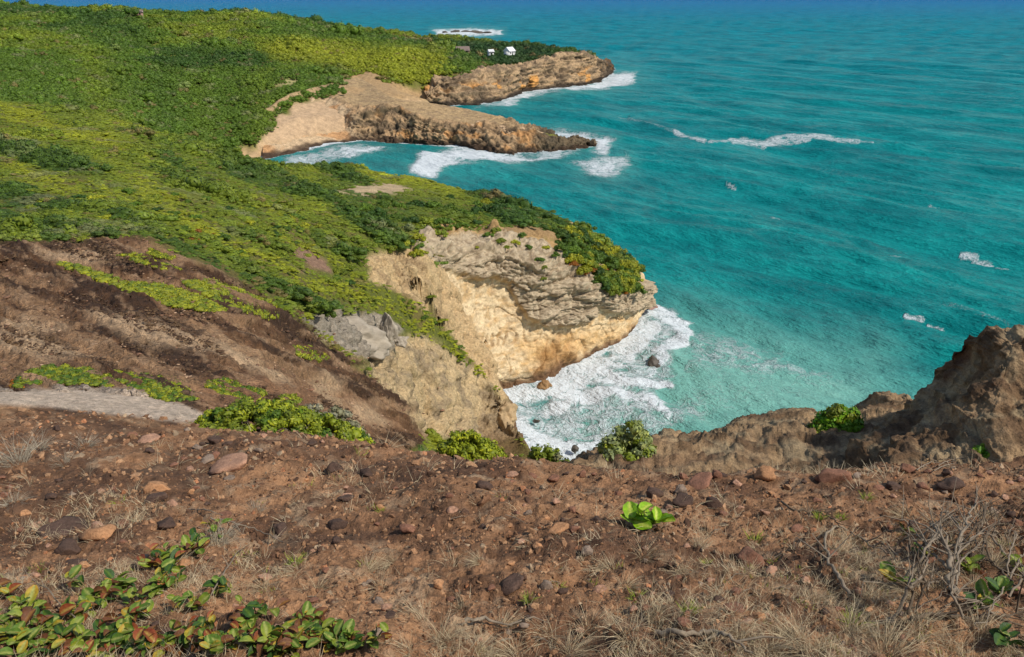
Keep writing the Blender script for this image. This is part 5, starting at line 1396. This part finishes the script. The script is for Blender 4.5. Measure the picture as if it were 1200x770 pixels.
def plant(u, v, n_leaf, leaf_px, spread_px, height_px, mixw, label, group=None, nst=4, seed=0, name='leafy_plant'):
    r_ = np.random.default_rng(seed)
    p = hit(u, v, 1.4, 12.0, 500); mpp = (p[1] * CP - (p[2] - CZ) * SP) / F
    root = link(bpy.data.objects.new(name, None)); root.location = p; tag(root, label, 'plant', group)
    V_, F_ = [], []
    kinds = list(mixw); pw = np.array([mixw[q] for q in kinds], float); pw /= pw.sum()
    left = n_leaf
    for s_ in range(nst):
        a = r_.uniform(0, 6.28); q = r_.uniform(0.2, 1.0) * spread_px * mpp
        tipp = np.array([math.cos(a) * q, math.sin(a) * q * 0.9, height_px * mpp * r_.uniform(0.5, 1.1)])
        gz = float(ground(np.array([p[0] + tipp[0]]), np.array([p[1] + tipp[1]]))[0]) - p[2]
        tipp[2] += gz * 0.9
        mid_ = tipp * 0.5 + np.array([0, 0, tipp[2] * 0.15]) + r_.normal(size=3) * 0.01
        tube(V_, F_, [np.array([0, 0, -0.02]), mid_, tipp], [0.004, 0.003, 0.0018], 5)
        kk = left // (nst - s_); left -= kk
        a0 = r_.uniform(0, 6.28)
        for j in range(kk):
            f_ = 0.35 + 0.65 * (j + 0.5) / kk
            pos_ = np.array([0, 0, -0.02]) * (1 - f_) ** 2 + 2 * f_ * (1 - f_) * mid_ + f_ ** 2 * tipp if f_ < 1 else tipp
            kd = kinds[r_.choice(len(kinds), p=pw)]
            lm = LEAVES[kd][r_.integers(len(LEAVES[kd]))]
            o = link(bpy.data.objects.new('leaf', lm), root)
            L = leaf_px * 0.60 * mpp * r_.uniform(0.65, 1.3)
            o.location = pos_; o.scale = (L, L, L)
            o.rotation_euler = (r_.uniform(-0.1, 0.75), r_.normal(0, 0.35), a0 + j * 2.4 + r_.normal(0, 0.3))
    link(bpy.data.objects.new('stem', mesh_np('stem', V_, F_, M_STEM)), root)
    return root
plant(758, 622, 20, 38, 22, 26, {'bright': 1}, 'lone small plant with glossy bright green leaves on bare soil', None, 5, 1)
mixA = {'green': 4, 'lime': 3.5, 'dark': 2, 'brown': 2.6, 'yellow': 1.8, 'red': 1.0}
spots = [(200, 668, 15, 24), (178, 700, 15, 24), (215, 715, 14, 24), (228, 652, 9, 22), (130, 705, 13, 26), (95, 728, 15, 28), (40, 718, 12, 28), (20, 758, 15, 30), (75, 765, 15, 30), (135, 752, 16, 30), (180, 765, 14, 30), (280, 738, 15, 26), (320, 760, 16, 28), (355, 735, 16, 26), (400, 765, 15, 28), (345, 768, 14, 28), (255, 768, 13, 28), (230, 745, 12, 26), (12, 700, 8, 26), (430, 762, 8, 22), (205, 690, 12, 22), (160, 728, 13, 26), (60, 745, 13, 28), (300, 722, 9, 24), (375, 748, 12, 26), (250, 632, 6, 20)] + [(18 + 27 * i + (i * 37) % 17, 742 + (i * 53) % 27, 12, 26) for i in range(15)] + [(205, 655, 8, 22), (150, 690, 10, 24), (110, 700, 9, 24), (250, 700, 8, 22)]
for i, (u_, v_, nl, lp) in enumerate(spots):
    plant(u_, v_, int(nl * 1.7), lp, 30, 20, mixA, 'low sprig of broad green, yellow and brown leaves in the foreground plant patch', 'sprigs of the broad-leaved plant patch', 6, 10 + i)
plant(1048, 686, 6, 32, 12, 14, {'green': 2, 'yellow': 2, 'brown': 1}, 'few large yellow-green leaves poking from the dry grass', None, 2, 50)
plant(1128, 672, 11, 28, 22, 18, {'green': 2, 'lime': 1.5, 'brown': 1}, 'leafy sprig tangled in the grey dead shrub', None, 3, 51)
plant(1172, 700, 10, 30, 20, 20, {'green': 3, 'dark': 2, 'lime': 1}, 'dark-leaved sprig beside the grey dead shrub', None, 3, 52)
plant(1055, 625, 4, 22, 10, 8, {'green': 2, 'brown': 1}, 'two or three leaves on the rubble under the dead branches', None, 1, 53)
plant(1180, 760, 10, 30, 24, 16, {'dark': 3, 'green': 1}, 'dark green sprig under the tall dry grass', None, 3, 54)
plant(1150, 712, 10, 30, 24, 18, {'green': 3, 'dark': 2, 'yellow': 1}, 'green and yellow leaves caught in the crooked dead stems', None, 3, 56)
plant(1192, 668, 9, 28, 20, 16, {'green': 3, 'lime': 2, 'brown': 1}, 'yellowing sprig where the dead shrub meets the rubble', None, 3, 57)
plant(1090, 655, 8, 24, 22, 10, {'green': 2, 'brown': 2, 'yellow': 1}, 'half withered sprig at the base of the twisted dead stem', None, 3, 58)
plant(385, 752, 7, 30, 16, 8, {'brown': 4, 'yellow': 1}, 'clump of rusty withered leaves at the edge of the plant patch', None, 2, 55)

# --- dead wood
def branch(pts, r0, label, seed, mat=None, forks=3, lift=0.02, name='dead_branch', group=None, up=0.0):
    r_ = np.random.default_rng(seed)
    W_ = []
    for k, (u_, v_) in enumerate(pts):
        q = hit(u_, v_, 1.4, 12.0, 500); q[2] += lift + up * math.sin(math.pi * k / max(1, len(pts) - 1)); W_.append(q)
    C = catmull(np.array(W_), len(pts) * 5, 0)
    C[1:-1] += r_.normal(size=C[1:-1].shape) * r0 * 0.6
    base = C[0].copy()
    V_, F_ = [], []
    tube(V_, F_, C - base, np.linspace(r0, r0 * 0.35, len(C)) * r_.uniform(0.85, 1.15, len(C)), 7)
    root = link(bpy.data.objects.new(name, mesh_np(name, V_, F_, mat or M_TWIG))); root.location = base
    tag(root, label, 'branch', group)
    for k in range(forks):
        i = r_.integers(len(C) // 4, len(C) - 1); L = r_.uniform(0.08, 0.22) * (r0 / 0.008) ** 0.5
        d_ = C[min(i + 1, len(C) - 1)] - C[i - 1]; d_ /= np.linalg.norm(d_) + 1e-9
        d_ = d_ + r_.normal(size=3) * np.array([0.7, 0.7, 0.4]); d_[2] = abs(d_[2]) * 0.7 + 0.1; d_ /= np.linalg.norm(d_)
        q = [C[i] - base, C[i] - base + d_ * L * 0.5 + r_.normal(size=3) * 0.012, C[i] - base + d_ * L + r_.normal(size=3) * 0.03]
        V_, F_ = [], []; tube(V_, F_, q, [r0 * 0.5, r0 * 0.35, r0 * 0.15], 5)
        link(bpy.data.objects.new('twig', mesh_np('twig', V_, F_, mat or M_TWIG)), root)
    return root
branch([(995, 702), (982, 680), (968, 655), (966, 635), (980, 622), (1000, 630), (1025, 645), (1052, 655)], 0.009, 'grey dead branch bent in a hook beside the green tuft', 1, forks=6)
branch([(915, 592), (930, 602), (955, 603), (975, 612), (985, 622)], 0.007, 'thin dark dead branch lying below the ridge rubble', 2, M_TWIGD, 7)
branch([(1112, 700), (1108, 680), (1100, 662), (1090, 645), (1092, 630), (1104, 618)], 0.013, 'thick twisted grey stem of the dead shrub', 3, forks=8, up=0.12)
branch([(1108, 680), (1120, 655), (1130, 630), (1136, 608)], 0.008, 'upright grey stem leaning out of the dead shrub', 4, forks=7, up=0.15, lift=0.06)
branch([(1112, 668), (1140, 650), (1165, 640)], 0.006, 'slender grey stem reaching sideways from the dead shrub', 5, forks=6, up=0.08, lift=0.05)
branch([(1105, 690), (1080, 688), (1050, 690), (1010, 688)], 0.007, 'pale stem lying flat in front of the dead shrub', 6, forks=6)
branch([(768, 748), (800, 745), (835, 747), (860, 756), (882, 772)], 0.012, 'curved brown-grey stick lying across the dry grass', 7, forks=2)
branch([(248, 612), (275, 618), (300, 624), (335, 640)], 0.006, 'forked pale twig on the soil by a dark stone', 8, forks=2)
branch([(222, 600), (245, 602), (262, 608)], 0.005, 'pale bent twig above the grey grass tuft', 9, forks=1)
branch([(240, 715), (262, 690), (280, 660), (284, 648)], 0.004, 'thin arching grey twig over the plant patch', 10, forks=3, up=0.05)
branch([(100, 745), (80, 725), (60, 705), (40, 690)], 0.004, 'bare grey twig lying among the broad leaves', 11, forks=4, lift=0.05)
branch([(545, 733), (570, 732), (600, 738)], 0.009, 'short grey stick half hidden in the dry grass', 12, forks=1)
branch([(1195, 655), (1180, 690), (1160, 720), (1150, 750)], 0.006, 'long thin grey stem slanting beside the dark-leaved sprig', 13, forks=7, lift=0.06)
branch([(1060, 735), (1100, 728), (1150, 732), (1195, 725)], 0.011, 'dark fallen branch beneath the dead shrub', 14, M_TWIGD, 8)
for k, (u_, v_) in enumerate([(1092, 548), (1100, 540), (1110, 546), (1085, 552), (1105, 552)]):
    branch([(u_ - 12, v_ + 4), (u_, v_ - 2), (u_ + 14, v_ - 6)], 0.005, 'bleached twig in the small pile under the tall outcrop', 20 + k, forks=4, lift=0.03, group='bleached twig pile')
rb = random.Random(9)
for k in range(22):                                        # tangle of dead stems
    u_, v_ = rb.uniform(1040, 1190), rb.uniform(640, 735); a = rb.uniform(-2.6, -0.5); L = rb.uniform(30, 75)
    branch([(u_, v_), (u_ + L * .35 * math.cos(a) + rb.uniform(-8, 8), v_ + L * .3 * math.sin(a)), (u_ + L * .7 * math.cos(a), v_ + L * .6 * math.sin(a) + rb.uniform(-6, 6)), (u_ + L * math.cos(a), v_ + L * .8 * math.sin(a))], rb.uniform(0.004, 0.0085), 'crooked grey stem in the tangle of dead shrub wood', 130 + k, rb.choice([None, M_TWIGD]), 6, 0.03, 'dead_branch', 'dead shrub tangle', rb.uniform(0.02, 0.16))
for k in range(34):                                        # loose fine twigs
    u_, v_ = random.choice([(random.uniform(940, 1195), random.uniform(600, 760)), (random.uniform(20, 430), random.uniform(650, 765)), (random.uniform(470, 940), random.uniform(600, 760))])
    a = random.uniform(-0.6, 0.6); L = random.uniform(14, 34)
    branch([(u_, v_), (u_ + L * .5 * math.cos(a), v_ + L * .5 * math.sin(a) - 3), (u_ + L * math.cos(a), v_ + L * math.sin(a))], random.uniform(0.0018, 0.0035), 'fine grey twig lying loose on the foreground slope', 60 + k, forks=1, lift=0.012, name='dry_twig', group='loose fine twigs')

# --- litter and dry heath on the erosion scar
DRYC = [shrub('dry_clump', 400 + i, [ML_INST], 5, 22, 0.12, 1.4) for i in range(2)] + [rock_mesh('scar_stone', 410 + i, 1, 0.6, 0.6, 1.2, MS_I, 0.7) for i in range(3)]
n_ = 30000
y = np.exp(r.uniform(math.log(9.5), math.log(85), n_)); x = r.uniform(-0.85, 0.0, n_) * y
z = ground(x, y); u, v = proj(x, y, z)
inb = pmask(u, v, BROWN, 4) * (y < 75) * (1 - pmask(u, v, SLAB, 4))
tanm = pmask(u, v, TANROCK, 5) * (y > 40)
ax, ay = streak(u, v); stv = fbm2(ax * 0.05, ay * 0.45, 5, 0.6)
dark = sst(-0.05, 0.25, -stv)
isd = r.uniform(0, 1, n_) < dark * 0.8
ok = (r.uniform(0, 1, n_) < np.maximum(inb * (0.25 + 0.7 * dark), 0.12 * tanm)) & (z > 2)
isd = isd & (tanm < 0.3)
x, y, z, isd = x[ok], y[ok], z[ok], isd[ok]; n_ = len(x)
s = np.where(isd, np.exp(r.normal(math.log(2.6), 0.4, n_)), np.exp(r.normal(math.log(1.3), 0.5, n_))) / F * y * 1.1
tt = np.where(isd[:, None], np.array([srgb(100, 74, 52), srgb(120, 92, 64), srgb(84, 62, 46)])[r.integers(0, 3, n_)], np.array([srgb(170, 140, 112), srgb(130, 98, 76), srgb(110, 84, 66)])[r.integers(0, 3, n_)])
o = scatter_object('dry_heath', DRYC, np.stack([x, y, z], 1), np.stack([r.normal(0, .1, n_), r.normal(0, .1, n_), np.where(isd, -0.5, 0) + r.normal(0, .5, n_)], 1), np.stack([s * np.where(isd, 1.3, 1), s, s * 0.6], 1), np.where(isd, r.integers(0, 2, n_), r.integers(2, 5, n_)), tt * r.uniform(0.8, 1.2, (n_, 1)))
tag(o, 'dry dark heath and loose stones littering the brown erosion scar', 'heath')
